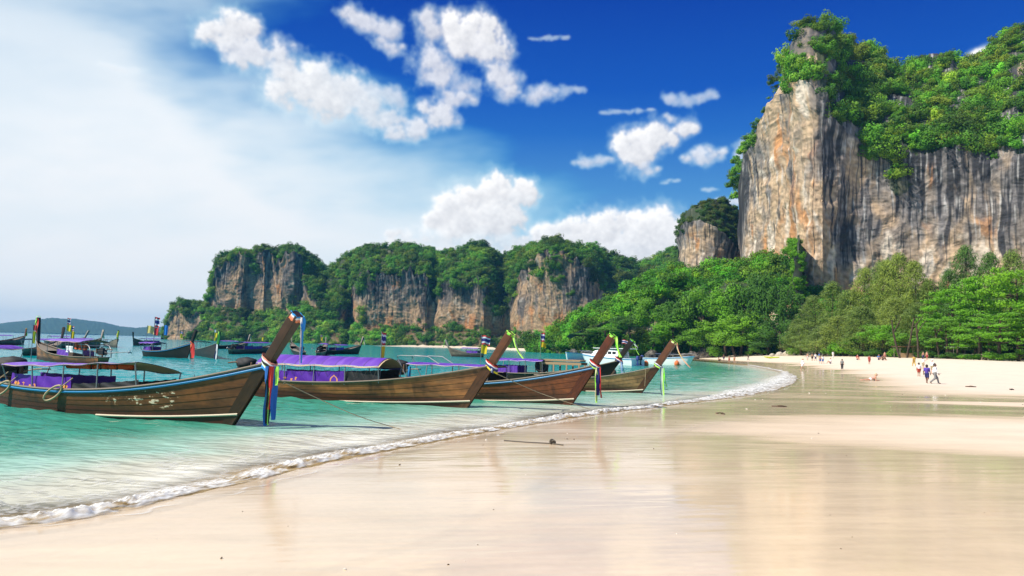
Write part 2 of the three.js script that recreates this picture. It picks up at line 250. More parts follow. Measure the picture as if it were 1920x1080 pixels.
// ---------- foam: the breaking edge and the lace of bubbles behind it ----------
{
  const at = (arc) => { let i = 0; while (i + 2 < SARC.length && SARC[i + 1] < arc) i++; const t = (arc - SARC[i]) / (SARC[i + 1] - SARC[i]), [ax, az] = SHORE[i], [bx, bz] = SHORE[i + 1], l = Math.hypot(bx - ax, bz - az); return [lerp(ax, bx, t), lerp(az, bz, t), -(bz - az) / l, (bx - ax) / l]; };   // point and inland direction
  const a0 = SARC[SHORE.findIndex((p) => p[0] > -17)], a1 = SARC[SHORE.findIndex((p) => p[1] < -150)];
  const strip = (name, label, s0, s1, rows, height, alpha, seed, mask) => {
    const arcs = axis([[a0], [a0 + 48, 0.05, 0.10], [a1, 0.12, 0.6]]);
    const offset = (arc) => 0.50 * fbm(arc * 0.22, seed, 1, 3) + 0.20 * fbm(arc * 0.9, seed, 5, 3);
    const g = gridGeometry(arcs.length, rows, (i, j, p) => {
      const arc = arcs[i], v = j / (rows - 1), [x, z, nx, nz] = at(arc), wide = 1 + 3.2 * sst(40, 62, arc - a0) * sst(120, 80, arc - a0);
      const s = (s1 + (s0 - s1) * (1 - v)) * (s0 + (s1 - s0) * v < 0 ? wide : 1) + offset(arc), X = x + nx * s, Z = z + nz * s;
      p.set(X, Math.max(sandHeight(X, Z, s) + 0.008, 0.004 + Math.max(0, waterHeight(X, Z, s) )) + height(arc, v, X, Z), Z); p.s = s; p.arc = arc;
    }, null, (i, j, q, p) => q.set(p.arc / 24, j / (rows - 1)));
    const t = tex(2048, 256, (u, v) => { const k = alpha(u, v); return [k, k, k]; }, false);
    t.wrapT = THREE.ClampToEdgeWrapping;
    const m = new THREE.MeshPhysicalMaterial({ color: C(0.80, 0.79, 0.75), roughness: 0.65, alphaMap: t, transparent: true, side: THREE.DoubleSide });
    const o = mesh(name, g, m); o.userData.kind = 'stuff'; tag(o, label, 'foam');
  };
  const bub = (u, v, k) => { const r = Math.abs(tfbm(u, v, 60 * k, 12, 3, 2)) * 2.2; return sst(0.30, 0.05, r); };   // lace
  strip('breaking_wave_foam', 'white lumpy foam along the breaking edge of the sea', -0.78, 0.12, 26, (arc, v, X, Z) => {
    const on = clamp(0.55 + 1.7 * fbm(arc * 0.20, 3, 2, 3)), prof = sst(0, 0.55, v) * sst(1.0, 0.72, v), lump = 0.5 + 0.8 * noise(X * 5, Z * 5, 3) + 0.55 * noise(X * 13, Z * 13, 8) + 0.3 * noise(X * 26, Z * 26, 12);
    return prof * on * (0.05 + 0.12 * clamp(lump, -0.3, 1.4)) + 0.006;
  }, (u, v) => { const body = sst(0.10, 0.55, v + 0.25 * tfbm(u, v, 40, 4, 3, 7)) * sst(1.0, 0.9, v + 0.10 * tfbm(u, 0.5, 90, 1, 2, 3) + 0.03); return clamp(body * sst(-0.34, 0.18, tfbm(u, 0.5, 34, 1, 3, 12) + 0.7 * tfbm(u, v, 90, 8, 3, 13)) * (0.72 + 0.9 * tfbm(u, v, 130, 12, 3, 5)) + 0.6 * bub(u, v, 2) * sst(0, 0.2, v) * sst(0.7, 0.4, v)); }, 3.3);
  strip('foam_lace', 'thin lace of foam drifting behind the breaking edge', -4.6, -0.5, 20, () => 0.004, (u, v) => { const n = tfbm(u, v, 22, 5, 4, 11); return clamp(bub(u, v, 1) * sst(-0.12, 0.25, n + 0.30 * v - 0.12) * sst(0, 0.3, v) * 0.36); }, 9.1);
  strip('swash_film', 'thin edge of foam left on the wet sand', 0.05, 0.9, 8, () => 0.003, (u, v) => { const e = Math.abs(v - 0.55 - 0.7 * tfbm(u, 0.3, 30, 1, 3, 4)); return 0.45 * sst(0.10, 0.0, e) * sst(-0.1, 0.2, tfbm(u, v, 26, 2, 3, 6)); }, 5.7);
}

// bits of shell, coral and weed strewn over the wet sand
{ const r = rng(91), g = rough(new THREE.IcosahedronGeometry(1, 1), 0.5, 1.2, 4), n = 120, im = new THREE.InstancedMesh(g, std(C(1, 1, 1), 0.8), n), m = new THREE.Matrix4(), q = new THREE.Quaternion(), c = C(0, 0, 0); im.name = 'shell_bits'; im.userData.kind = 'stuff'; tag(im, 'scattered bits of shell and weed on the wet sand', 'debris');
  for (let i = 0; i < n; i++) { let x, z, s; do { x = lerp(-9, 34, r()); z = -lerp(8.5, 60, Math.pow(r(), 1.6)); s = shore(x, z)[0]; } while (s < 0.8 || (r() > 0.35 && Math.abs(s - 2.2) > 1.6)); const R = 0.006 + 0.014 * r() * r() * -z / 14; q.setFromAxisAngle(V(r(), r(), r()).normalize(), 6 * r()); m.compose(V(x, sandHeight(x, z, s) + R * 0.3, z), q, V(R * 1.6, R * 0.6, R)); im.setMatrixAt(i, m); r() < 0.55 ? c.setRGB(0.10, 0.07, 0.04) : c.setRGB(0.72, 0.66, 0.56); im.setColorAt(i, c); } scene.add(im); }
// ---------- limestone: rock walls between a green foot and a green crown ----------
const LEAFY = (col, thru = 0.35) => new THREE.MeshPhysicalMaterial({ color: col, roughness: 0.9, transmission: thru, thickness: 0, side: THREE.DoubleSide, specularIntensity: 0.4 });
// leaves scattered through lumps: centres [x, y, z, radius, flatness]
function leafCloud(centres, per, size, seed, { slim = 0.6, droop = 0, puff = 0.55, core = null, edge = 0.5 } = {}) {
  const r = rng(seed), n = centres.length * per, pos = new Float32Array(n * 12), nor = new Float32Array(n * 12), idx = new Uint32Array(n * 6), a = V(0, 0, 0), q = V(0, 0, 0), t = V(0, 0, 0), b = V(0, 0, 0), nn = V(0, 0, 0), out = V(0, 0, 0), mid = core ?? V(0, 0, 0);
  if (!core) { for (const c of centres) mid.add(V(c[0], c[1], c[2])); mid.divideScalar(centres.length); }
  let k = 0;
  for (const [cx, cy, cz, R, flat] of centres) for (let i = 0; i < per; i++, k++) {
    const z = 2 * r() - 1, ph = 2 * Math.PI * r(), s = Math.sqrt(1 - z * z); a.set(s * Math.cos(ph), z, s * Math.sin(ph));
    const rad = R * (edge + (1 - edge) * Math.sqrt(r()));
    q.set(cx + a.x * rad, cy + a.y * rad * flat, cz + a.z * rad);
    out.copy(q).sub(mid).normalize().multiplyScalar(0.35).addScaledVector(a, 0.8); out.y += 0.25; out.normalize();
    nn.set(r() - 0.5, r() - 0.5, r() - 0.5).multiplyScalar(1.5).add(out).normalize();
    t.set(r() - 0.5, r() - 0.5 - droop * 1.6, r() - 0.5).addScaledVector(out, droop); t.addScaledVector(nn, -t.dot(nn)).normalize(); b.crossVectors(nn, t);
    const L = size * (0.7 + 0.6 * r()), B = L * slim; nn.lerp(out, puff).normalize();
    const o = k * 12;
    for (const [m, e, f] of [[0, -0.5, 0], [1, 0, -0.5], [2, 0.5, 0], [3, 0, 0.5]]) { pos[o + m * 3] = q.x + t.x * e * L + b.x * f * B; pos[o + m * 3 + 1] = q.y + t.y * e * L + b.y * f * B; pos[o + m * 3 + 2] = q.z + t.z * e * L + b.z * f * B; nor[o + m * 3] = nn.x; nor[o + m * 3 + 1] = nn.y; nor[o + m * 3 + 2] = nn.z; }
    idx.set([k * 4, k * 4 + 1, k * 4 + 2, k * 4, k * 4 + 2, k * 4 + 3], k * 6);
  }
  const g = new THREE.BufferGeometry(); g.setAttribute('position', new THREE.BufferAttribute(pos, 3)); g.setAttribute('normal', new THREE.BufferAttribute(nor, 3)); g.setIndex(new THREE.BufferAttribute(idx, 1));
  return g;
}
// one bushy crown of unit radius for the far woods
const CROWNS = [0, 1, 2].map((k) => { const r = rng(50 + k), c = []; for (let i = 0; i < 11; i++) { const a = r() * 6.28, d = 0.62 * Math.sqrt(r()); c.push([Math.cos(a) * d, (r() - 0.35) * 0.55, Math.sin(a) * d, 0.26 + 0.2 * r(), 0.7]); } return leafCloud(c, 80, 0.125, 90 + k, { core: V(0, -0.5, 0) }); });
const jungleMat = LEAFY(C(1, 1, 1), 0.30);
function wood(name, label, spots, pick) {                     // spots: [x, y, z, r]; pick(spot, random) -> colour
  const r = rng(name.length * 31 + spots.length), q = new THREE.Quaternion(), m = new THREE.Matrix4(), c = C(0, 0, 0);
  CROWNS.forEach((g, k) => {
    const mine = spots.filter((_, i) => i % CROWNS.length === k); if (!mine.length) return;
    const im = new THREE.InstancedMesh(g, jungleMat, mine.length);
    im.name = numbered(name); im.userData.kind = 'stuff'; tag(im, label, 'vegetation');
    mine.forEach((s, i) => { q.setFromAxisAngle(V(r() - 0.5, 3, r() - 0.5).normalize(), r() * 6.28); const R = s[3]; m.compose(V(s[0], s[1], s[2]), q, V(R * (0.85 + 0.3 * r()), R * (0.75 + 0.5 * r()), R * (0.85 + 0.3 * r()))); im.setMatrixAt(i, m); pick(s, r, c); im.setColorAt(i, c); });
    scene.add(im);
  });
}
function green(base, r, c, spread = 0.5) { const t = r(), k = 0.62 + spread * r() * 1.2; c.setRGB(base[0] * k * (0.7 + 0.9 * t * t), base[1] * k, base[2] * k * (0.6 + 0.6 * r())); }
// a wall of rock seen as columns: [px, distance, y of the foot of the wall, y of its lip, y of the crest, metres from lip to crest]
function cliff(name, label, cols, { nu, nf, ns, amp = 1, flute = 1, tone, foot = 1.2, back = 50, baseVeg, vegOnFace = 0, bare, lipNoise = 14, crestNoise = 9 }) {
  const heightAt = (px, y, d) => atDepth(px, y, d).y, n0 = Math.max(8, Math.round(nf * 0.18)), nv = n0 + nf + ns + 6, px0 = cols[0][0], px1 = cols[cols.length - 1][0];
  const col = [], step = [];
  let arc = 0, last = null;
  for (let i = 0; i < nu; i++) {
    let px = lerp(px0, px1, i / (nu - 1)), [d, yb, yl, yc, bk] = table(cols, px); const p = atDepth(px, 600, d);
    yl += lipNoise * (fbm(px / 46, 3, 8, 4) + 0.5 * Math.abs(noise(px / 13, 9, 3)) - 0.1); yc += crestNoise * fbm(px / 17, 5, 2, 4); if (last) arc += Math.hypot(p.x - last.x, p.z - last.z); last = p;
    const l = Math.hypot(p.x, p.z);
    col.push({ px, d, x: p.x, z: p.z, rx: p.x / l, rz: p.z / l, hb: Math.max(0.5, heightAt(px, yb, d)), hl: heightAt(px, yl, d), hc: heightAt(px, yc, d + bk), bk, arc, yb, yl, yc });
  }
  for (let i = 0; i < nu; i++) { const a = col[Math.max(0, i - 3)], b = col[Math.min(nu - 1, i + 3)], dx = b.x - a.x, dz = b.z - a.z, l = Math.hypot(dx, dz) || 1; let nx = -dz / l, nz = dx / l; if (nx * col[i].rx + nz * col[i].rz > 0) { nx = -nx; nz = -nz; } col[i].nx = nx; col[i].nz = nz; }
  const info = [];                                            // per point: veg 0..1, px, py
  const g = gridGeometry(nu, nv, (i, j, p) => {
    const c = col[i]; let off, h, veg, py, disp, wild = 1;
    if (j < n0) { const t = j / n0; off = -(1 - t) * c.hb * foot; h = lerp(-2, c.hb, t); veg = baseVeg ? baseVeg(c.px) : 1; py = c.yb + (1 - t) * 20; wild = 0.7; }
    else if (j < n0 + nf) { const t = (j - n0) / nf; off = 0; h = lerp(c.hb, c.hl, t); veg = 0; py = lerp(c.yb, c.yl, t); }
    else if (j < n0 + nf + ns) { const t = (j - n0 - nf) / (ns - 1); off = c.bk * t; h = lerp(c.hl, c.hc, Math.pow(t, 0.85)); veg = 1; py = lerp(c.yl, c.yc, t); }
    else { const t = (j - n0 - nf - ns + 1) / 6; off = c.bk + back * Math.pow(t, 0.7); h = lerp(c.hc, -3, t * t); veg = 1; py = c.yc; }
    const A = c.arc;
    const big = 7 * fbm(A / 38, h / 70, 3, 3) + 5 * (ridge(A / 26, h / 110, 7, 2) - 0.6), fl = flute * (0.9 * (ridge(A / 7.5 + 0.35 * noise(A / 20, h / 26, 8), h / 46, 4, 3) - 0.5) + 0.5 * (ridge(A / 2.6 + 0.5 * noise(A / 6, h / 9, 4), h / 15, 14, 3) - 0.5)), ro = 1.7 * fbm(A / 6.5, h / 7, 22, 5) + 1.5 * (ridge(A / 10 + noise(A / 12, h / 12, 2), h / 8, 31, 4) - 0.55);
    disp = amp * (big + fl + ro * 0.8) * wild;
    const inFace = j >= n0 && j < n0 + nf ? 1 : 0.5;
    if (inFace === 1) { const t = (j - n0) / nf; disp += amp * (1.6 * sst(0.75, 1, t) - 2.2 * sst(0.25, 0, t) * (0.5 + noise(A / 18, 3, 3))); }   // it leans out at the lip and is undercut at the foot
    p.set(c.x + c.rx * off + c.nx * disp * (inFace), h + (inFace < 1 ? amp * 3.5 * fbm(A / 14, off / 12, 9, 4) * (j >= n0 ? sst(0, 6, off) : 0.6) : 0), c.z + c.rz * off + c.nz * disp * inFace);
    if (veg && bare) veg *= bare(c.px, py);
    if (!veg && vegOnFace) { const v = fbm(A / 16, h / 20, 17, 4) + 0.12 * sst(0.5, 1, (j - n0) / nf); if (v > 0.34 - vegOnFace * 0.3) veg = 0.8; }
    info[j * nu + i] = { cav: ro, veg, px: c.px, py, arc: A, h, rel: clamp((h - c.hb) / (c.hl - c.hb)) };
  }, (i, j, c, p) => { const f = info[j * nu + i]; tone(c, f, p); if (f.veg > 0.3) c.lerp(C(0.030, 0.050, 0.014), clamp(f.veg) * (0.55 + 0.6 * clamp(0.5 + fbm(f.arc / 5, f.h / 5, 6, 3)))); });
  const o = structure(name, g, new THREE.MeshStandardMaterial({ vertexColors: true, roughness: 0.95 }), label);
  // where things may grow: cells by area times veg
  const P = g.attributes.position, cum = [], cells = []; let tot = 0; const e1 = V(0, 0, 0), e2 = V(0, 0, 0);
  for (let j = 0; j < nv - 5; j++) for (let i = 0; i < nu - 1; i++) { const k = j * nu + i, v = info[k].veg; if (v < 0.3) continue; e1.fromBufferAttribute(P, k + 1).sub(e2.fromBufferAttribute(P, k)); const w = e1.length(); e1.fromBufferAttribute(P, k + nu).sub(e2); tot += w * e1.length() * v; cum.push(tot); cells.push(k); }
  const spot = (r) => { const x = r() * tot; let lo = 0, hi = cum.length - 1; while (lo < hi) { const m = (lo + hi) >> 1; if (cum[m] < x) lo = m + 1; else hi = m; } const k = cells[lo], t = r(), s = r(); return { x: lerp(P.getX(k), P.getX(k + 1), t), y: lerp(P.getY(k), P.getY(k + nu), s), z: lerp(P.getZ(k), P.getZ(k + nu), s), f: info[k] }; };
  return { o, spot, tot };
}
function grow(name, label, piece, n, sizes, pick, sink = 0.15, seed = 5, lift = 0) { const r = rng(seed), s = []; for (let i = 0; i < n; i++) { const p = piece.spot(r), R = sizes(p.f, r); if (R > 0) { const a = [p.x, p.y + R * sink + lift * Math.max(-0.35, 1.6 * fbm(p.x / 13, p.y / 9, p.z / 13, 3)), p.z, R]; a.f = p.f; s.push(a); } } wood(name, label, s, pick); }
const mixc = (c, a, t) => { c.r = lerp(c.r, a[0], t); c.g = lerp(c.g, a[1], t); c.b = lerp(c.b, a[2], t); return 0; };
// stained limestone: tan and orange where it is sheltered, grey and black where water runs down it
function limestone(c, f, { warm = 0.5, pale = 0.3, streak = 1 }) {
  const A = f.arc, h = f.h, wx = 1.6 * fbm(A / 11, h / 16, 5, 3), n1 = fbm(A / 19 + wx, h / 30, 2, 5);
  c.setRGB(0.235, 0.20, 0.17);
  mixc(c, [0.49, 0.345, 0.215], sst(-0.25, 0.18, n1 + warm - 0.5));
  mixc(c, [0.56, 0.235, 0.07], 0.75 * sst(0.14, 0.42, fbm(A / 9 + 9 + wx, h / 17, 11, 5) + (warm - 0.58) * 0.8));
  mixc(c, [0.66, 0.56, 0.45], 0.85 * sst(0.10, 0.30, fbm(A / 4.2 + wx, h / 13 + 4, 16, 4) + pale - 0.3));
  const top = f.rel, where = 1.5 * fbm(A / 17 + wx * 0.5, h / 34, 60, 4) + 0.75 * (top - 0.50) - (warm - 0.5) * 1.1;
  const wob = 0.8 * noise(A / 7, h / 11, 5), s1 = noise(A / 1.5 + wob, h / 26, 41) + 0.35 * noise(A / 0.7 + wob, h / 12, 43), s2 = noise(A / 3.6 + wob, h / 48, 47), s3 = noise(A / 0.75 + wob, h / 9, 53);
  mixc(c, [0.165, 0.155, 0.155], streak * 0.9 * sst(-0.10, 0.30, s2 * 0.7 + where));
  mixc(c, [0.034, 0.034, 0.040], streak * 0.95 * sst(0.14, 0.36, s1 * 0.80 + where * 0.75)); mixc(c, [0.05, 0.048, 0.048], streak * 0.8 * sst(0.22, 0.40, noise(A / 0.55 + wob, h / 15, 83) + 0.5 * where));
  mixc(c, [0.52, 0.50, 0.47], streak * 0.6 * sst(0.28, 0.52, s3 * 0.8 - s1 * 0.2 + where * 0.25));
  mixc(c, [0.06, 0.05, 0.045], 0.8 * sst(-0.55, -1.25, f.cav));  // shade in the hollows, painted into the rock colour
  const m = 0.96 + 1.1 * fbm(A / 1.5, h / 1.5, 70, 4) + 0.35 * fbm(A / 6, h / 9, 75, 3); c.r *= m; c.g *= m; c.b *= m;
}
// -- the great cliff on the right
const great = cliff('great_cliff', 'towering limestone cliff with orange and grey streaks and a green crown', [
  [1383, 322, 560, 452, 410, 8], [1392, 314, 560, 300, 282, 6], [1400, 309, 560, 282, 266, 6], [1425, 299, 562, 252, 238, 7], [1450, 290, 564, 214, 198, 7], [1466, 283, 566, 176, 154, 7], [1476, 272, 570, 172, 122, 8],
  [1486, 260, 580, 160, 88, 9], [1500, 251, 590, 152, 62, 10], [1520, 247, 590, 156, 46, 12], [1545, 245, 592, 176, 40, 16], [1562, 246, 592, 206, 56, 26], [1576, 247, 592, 236, 80, 38], [1590, 248, 592, 254, 86, 46], [1615, 249, 592, 262, 92, 48], [1645, 249, 592, 280, 98, 50], [1662, 248, 590, 276, 126, 50], [1692, 246, 590, 262, 142, 50], [1715, 245, 590, 282, 130, 52], [1748, 243, 590, 288, 114, 54], [1790, 240, 590, 280, 118, 54], [1806, 239, 590, 270, 138, 54], [1840, 237, 590, 292, 122, 56], [1862, 236, 590, 300, 128, 56], [1882, 234, 590, 298, 102, 58], [1920, 231, 590, 294, 76, 60], [1980, 227, 590, 290, 60, 60], [2080, 219, 590, 300, 92, 60], [2200, 210, 590, 320, 150, 60]],
  { nu: 640, nf: 360, ns: 110, amp: 0.82, flute: 1.15, foot: 0.8, back: 70, vegOnFace: 0.03, lipNoise: 26, bare: (px, py) => px < 1584 && px > 1474 && py < 100 ? 0.20 + 0.5 * (fbm(px / 16, py / 16, 8, 3) > 0.05) : px < 1478 ? (fbm(px / 18, py / 30, 5, 3) > 0.08 ? 0.5 : 0.05) : fbm(px / 26, py / 40, 3, 4) > 0.04 ? 0.16 : 1,
    tone: (c, f) => limestone(c, f, { warm: lerp(0.52, 0.86, sst(1565, 1500, f.px)) * lerp(0.55, 1, sst(1380, 1480, f.px)) + 0.30 * sst(430, 560, f.py) - 0.10 * sst(360, 260, f.py), pale: 0.28 + 0.12 * sst(400, 480, f.py), streak: lerp(1, 0.45, sst(1570, 1500, f.px) * sst(1470, 1490, f.px)) }) || (f.py < 140 && f.px > 1460 && f.px < 1640 && mixc(c, [0.085, 0.085, 0.088], (0.8 + 0.5 * fbm(f.px / 5, f.py / 9, 4, 3)) * sst(140, 100, f.py + 30 * fbm(f.px / 14, f.py / 20, 2, 3)))) });
grow('cliff_top_jungle', 'dense green jungle crowning the great cliff', great, 3600, (f, r) => f.py < 330 ? (1.3 + 4.2 * Math.pow(r(), 2.5) + 0.9 * sst(200, 290, f.py)) * (f.px < 1480 ? 0.7 : 1) : f.py > 575 ? 3 * r() : 0, (s, r, c) => { green([0.14, 0.29, 0.016], r, c, 0.55); if (r() < 0.16) c.multiplyScalar(1.6); c.multiplyScalar(clamp(1 + 1.5 * fbm(s[0] / 12, s[1] / 9, s[2] / 12, 3), 0.42, 1.5)); }, 0.2, 11, 3);
// -- the small tower beside it
const tower = cliff('rock_tower', 'small leaning rock tower with a green cap beside the great cliff', [[1268, 362, 560, 450, 436, 6], [1276, 356, 560, 424, 412, 6], [1290, 350, 560, 416, 392, 8], [1312, 346, 560, 412, 379, 10], [1338, 344, 560, 424, 373, 14], [1362, 346, 560, 452, 380, 18], [1382, 350, 560, 470, 396, 16], [1398, 360, 560, 480, 430, 10]],
  { nu: 150, nf: 130, ns: 40, amp: 0.7, back: 30, vegOnFace: 0.12, tone: (c, f) => limestone(c, f, { warm: 0.62, pale: 0.3, streak: 1 }) });
grow('tower_jungle', 'dark green growth capping the small rock tower', tower, 620, (f, r) => f.py < 560 ? 1.1 + 1.7 * r() : 0, (s, r, c) => green([0.08, 0.15, 0.02], r, c), 0.15, 12);
// -- the headland across the bay
const head = cliff('headland_cliffs', 'long wooded limestone headland across the bay', [
  [304, 660, 636, 632, 628, 8], [314, 652, 634, 606, 596, 12], [322, 646, 630, 584, 574, 16], [340, 642, 630, 576, 568, 20], [362, 636, 628, 592, 572, 24], [385, 632, 600, 586, 578, 20], [395, 628, 584, 540, 524, 10], [403, 624, 582, 500, 488, 12], [415, 622, 580, 490, 478, 14], [432, 619, 580, 486, 475, 16], [455, 617, 582, 482, 473, 18], [464, 624, 582, 484, 478, 16], [472, 621, 584, 480, 468, 18], [490, 616, 588, 476, 464, 18], [503, 619, 585, 482, 474, 18], [515, 616, 585, 478, 467, 20], [532, 613, 582, 476, 463, 22], [548, 611, 576, 480, 466, 22], [562, 616, 570, 500, 476, 26],
  [578, 604, 576, 556, 490, 34], [600, 596, 590, 576, 508, 36], [620, 592, 597, 584, 502, 36], [642, 592, 600, 578, 482, 38], [655, 612, 606, 560, 480, 40], [668, 586, 612, 520, 470, 36], [690, 580, 614, 508, 461, 36], [715, 578, 614, 512, 464, 38], [742, 574, 614, 514, 456, 40], [775, 570, 617, 516, 468, 40], [800, 567, 620, 518, 470, 40], [812, 573, 618, 560, 482, 44], [822, 568, 612, 540, 472, 42], [848, 561, 611, 530, 476, 42], [884, 556, 616, 530, 454, 42], [908, 552, 622, 538, 465, 42], [925, 557, 628, 584, 474, 46], [948, 560, 628, 588, 483, 46], [962, 546, 622, 530, 470, 40], [985, 524, 622, 496, 468, 36], [1010, 508, 622, 482, 460, 34], [1040, 498, 622, 476, 450, 32], [1070, 493, 620, 482, 464, 32], [1098, 492, 614, 494, 468, 34], [1112, 500, 604, 510, 464, 38], [1130, 518, 600, 546, 478, 44], [1160, 524, 592, 548, 484, 46], [1192, 532, 590, 562, 498, 46], [1230, 524, 590, 552, 486, 46], [1262, 514, 590, 552, 468, 46], [1290, 506, 590, 552, 470, 46], [1340, 500, 590, 552, 472, 46]],
  { nu: 820, nf: 165, ns: 60, amp: 1.0, flute: 1.7, foot: 1.15, back: 90, vegOnFace: 0.30, lipNoise: 52, crestNoise: 15, baseVeg: (px) => px < 345 ? 0 : (px > 620 && px < 700) || px > 760 ? 0.75 : 1,
    tone: (c, f) => limestone(c, f, { warm: 0.55 + 0.24 * sst(560, 610, f.py) * (f.px > 600 ? 1 : 0.4) + (f.px < 560 && f.px > 400 ? 0.06 : 0), pale: 0.22, streak: 1.0 }) || (c.setRGB(c.r * 0.70, c.g * 0.645, c.b * 0.59)) });  // rock colour darkened overall to stand for the headland's shadow side
grow('headland_jungle', 'unbroken jungle over the headland across the bay', head, 8500, (f, r) => 2.0 + 5.0 * Math.pow(r(), 2.5), (s, r, c) => { green([0.105, 0.235, 0.02], r, c, 0.6); c.multiplyScalar(clamp(0.95 + 1.6 * fbm(s[0] / 22, s[1] / 14, s[2] / 22, 3), 0.35, 1.6)); if (s.f.py > 585 && s.f.px < 760) c.multiplyScalar(1.35); }, 0.1, 13);
// -- the wooded slope below the tower
const slope = cliff('wooded_slope', 'steep jungle slope between the bay and the great cliff', [[1000, 330, 657, 655, 651, 6], [1040, 300, 655, 648, 638, 10], [1085, 282, 650, 630, 612, 16], [1120, 272, 645, 610, 588, 20], [1160, 268, 640, 590, 568, 22], [1205, 264, 640, 570, 540, 24], [1225, 262, 640, 560, 522, 26], [1260, 260, 640, 550, 510, 28], [1290, 258, 640, 552, 516, 30], [1340, 254, 640, 552, 510, 32], [1400, 250, 640, 548, 502, 32], [1440, 247, 640, 545, 492, 32], [1468, 244, 640, 545, 500, 30], [1482, 242, 640, 540, 490, 24], [1490, 240, 640, 500, 462, 14], [1497, 238, 640, 470, 436, 8], [1502, 237, 640, 500, 462, 8], [1507, 236, 640, 545, 520, 10], [1516, 234, 640, 590, 566, 10], [1530, 232, 640, 596, 576, 10], [1620, 226, 640, 600, 575, 12], [1760, 216, 640, 600, 575, 12], [2000, 205, 640, 600, 575, 12]],
  { nu: 300, nf: 60, ns: 30, amp: 1.3, foot: 0.9, back: 40, vegOnFace: 1.2, tone: (c, f) => limestone(c, f, { warm: 0.5, pale: 0.35, streak: 1 }) });
grow('slope_jungle', 'bright tangled jungle on the slope below the cliffs', slope, 3000, (f, r) => (Math.hypot((f.px - 1238) / 9, (f.py - 592) / 24) < 1 ? 0 : (1.6 + 4.4 * Math.pow(r(), 1.5)) * (f.px > 1476 && f.px < 1518 ? 0.36 : 1)), (s, r, c) => { green([0.11, 0.29, 0.012], r, c, 0.55); const b = fbm(s[0] / 9, s[1] / 7, s[2] / 9, 3); c.multiplyScalar(clamp(1 + 2.0 * b, 0.32, 1.8)); if (Math.abs(s.f.px - 1496) < 16) c.setRGB(0.14, 0.36, 0.01); }, 0.1, 14, 7);  // tint varies by patch, dark parts standing for shadows between crowns
// -- a hazy island on the horizon
{
  const cols = [[-260, 0, 622], [-160, 0, 606], [-60, 0, 608], [0, 0, 606], [50, 0, 600], [95, 0, 596], [140, 0, 597], [190, 0, 603], [225, 0, 611], [255, 0, 614], [285, 0, 612], [330, 0, 613], [380, 0, 620], [420, 0, 632]];
  const D = 4000, nu = 260, nv = 40;
  const g = gridGeometry(nu, nv, (i, j, p) => { const px = lerp(-260, 420, i / (nu - 1)), [, y] = table(cols, px), t = j / (nv - 1), d = D - 500 + 1300 * t, top = atDepth(px, y, D).y, q = atDepth(px, 600, d), b = Math.sin(Math.PI * Math.min(1, t * 1.15 + 0.02)); p.set(q.x, Math.max(-5, top * b * (1 + 0.10 * fbm(i * 0.09, j * 0.2, 3, 3)) - 2 + 9 * fbm(i * 0.7, j * 0.8, 5, 2)), q.z); },
    (i, j, c) => c.setRGB(0.035, 0.065, 0.03).multiplyScalar(1 + 0.8 * fbm(i * 0.5, j * 0.5, 8, 3)));
  structure('far_island', g, new THREE.MeshStandardMaterial({ vertexColors: true, roughness: 1 }), 'low hazy blue island on the left horizon');
}
// ---------- long-tailed boats ----------
const M = {
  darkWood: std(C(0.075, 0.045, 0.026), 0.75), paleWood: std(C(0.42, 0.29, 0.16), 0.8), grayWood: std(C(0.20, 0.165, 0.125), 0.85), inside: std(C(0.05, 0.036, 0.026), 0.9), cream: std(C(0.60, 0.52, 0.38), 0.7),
  blue: std(C(0.03, 0.26, 0.55), 0.45), steel: std(C(0.30, 0.30, 0.30), 0.45, { metalness: 0.6 }), rust: std(C(0.16, 0.09, 0.05), 0.8), black: std(C(0.018, 0.018, 0.02), 0.55), tarp: std(C(0.014, 0.014, 0.016), 0.7), rope: std(C(0.48, 0.37, 0.22), 0.95), darkRope: std(C(0.12, 0.10, 0.075), 0.95),
  purple: std(C(0.13, 0.035, 0.42), 0.7, { side: THREE.DoubleSide }), purpleWornSheen: std(C(0.30, 0.16, 0.55), 0.75, { side: THREE.DoubleSide }), tan: std(C(0.58, 0.43, 0.25), 0.9, { side: THREE.DoubleSide }), white: std(C(0.90, 0.90, 0.88), 0.35), orange: std(C(0.75, 0.10, 0.02), 0.75), glass: std(C(0.02, 0.025, 0.03), 0.1), red: std(C(0.55, 0.03, 0.025), 0.7, { side: THREE.DoubleSide }),
};
{ const worn = (c, k, seed) => { const t = tex(512, 128, (u, v) => { const seam = Math.abs(((u * 9) % 1) - 0.5), n = fbm(u * 26, v * 4, seed, 4), f = clamp(0.5 + 0.9 * n + 0.5 * Math.sin(u * 9 * 6.283) * 0.5), d = seam > 0.47 ? 0.7 : 1; return c.map((q, i) => lerp(q, [0.72, 0.64, 0.86][i], k * f * f) * d); }); return new THREE.MeshStandardMaterial({ map: t, bumpMap: t, bumpScale: 0.015, roughness: 0.7, side: THREE.DoubleSide }); };  // pale stripes mix worn fading with painted-in sheen along the tarp ridges
M.purple = worn([0.36, 0.17, 0.64], 0.30, 4); M.purpleWornSheen = worn([0.44, 0.28, 0.70], 0.62, 9); }
const cloth = (r, g, b) => new THREE.MeshStandardMaterial({ color: C(r, g, b), roughness: 0.8, side: THREE.DoubleSide });
const CL = { red: cloth(0.62, 0.04, 0.03), blue: cloth(0.02, 0.13, 0.45), navy: cloth(0.02, 0.03, 0.16), black: cloth(0.015, 0.015, 0.02), green: cloth(0.22, 0.75, 0.05), lime: cloth(0.45, 0.85, 0.12), white: cloth(0.80, 0.80, 0.78), orange: cloth(0.85, 0.22, 0.08), coral: cloth(0.80, 0.30, 0.20), yellow: cloth(0.85, 0.68, 0.03), cream: cloth(0.75, 0.70, 0.42), sky: cloth(0.03, 0.30, 0.70) };
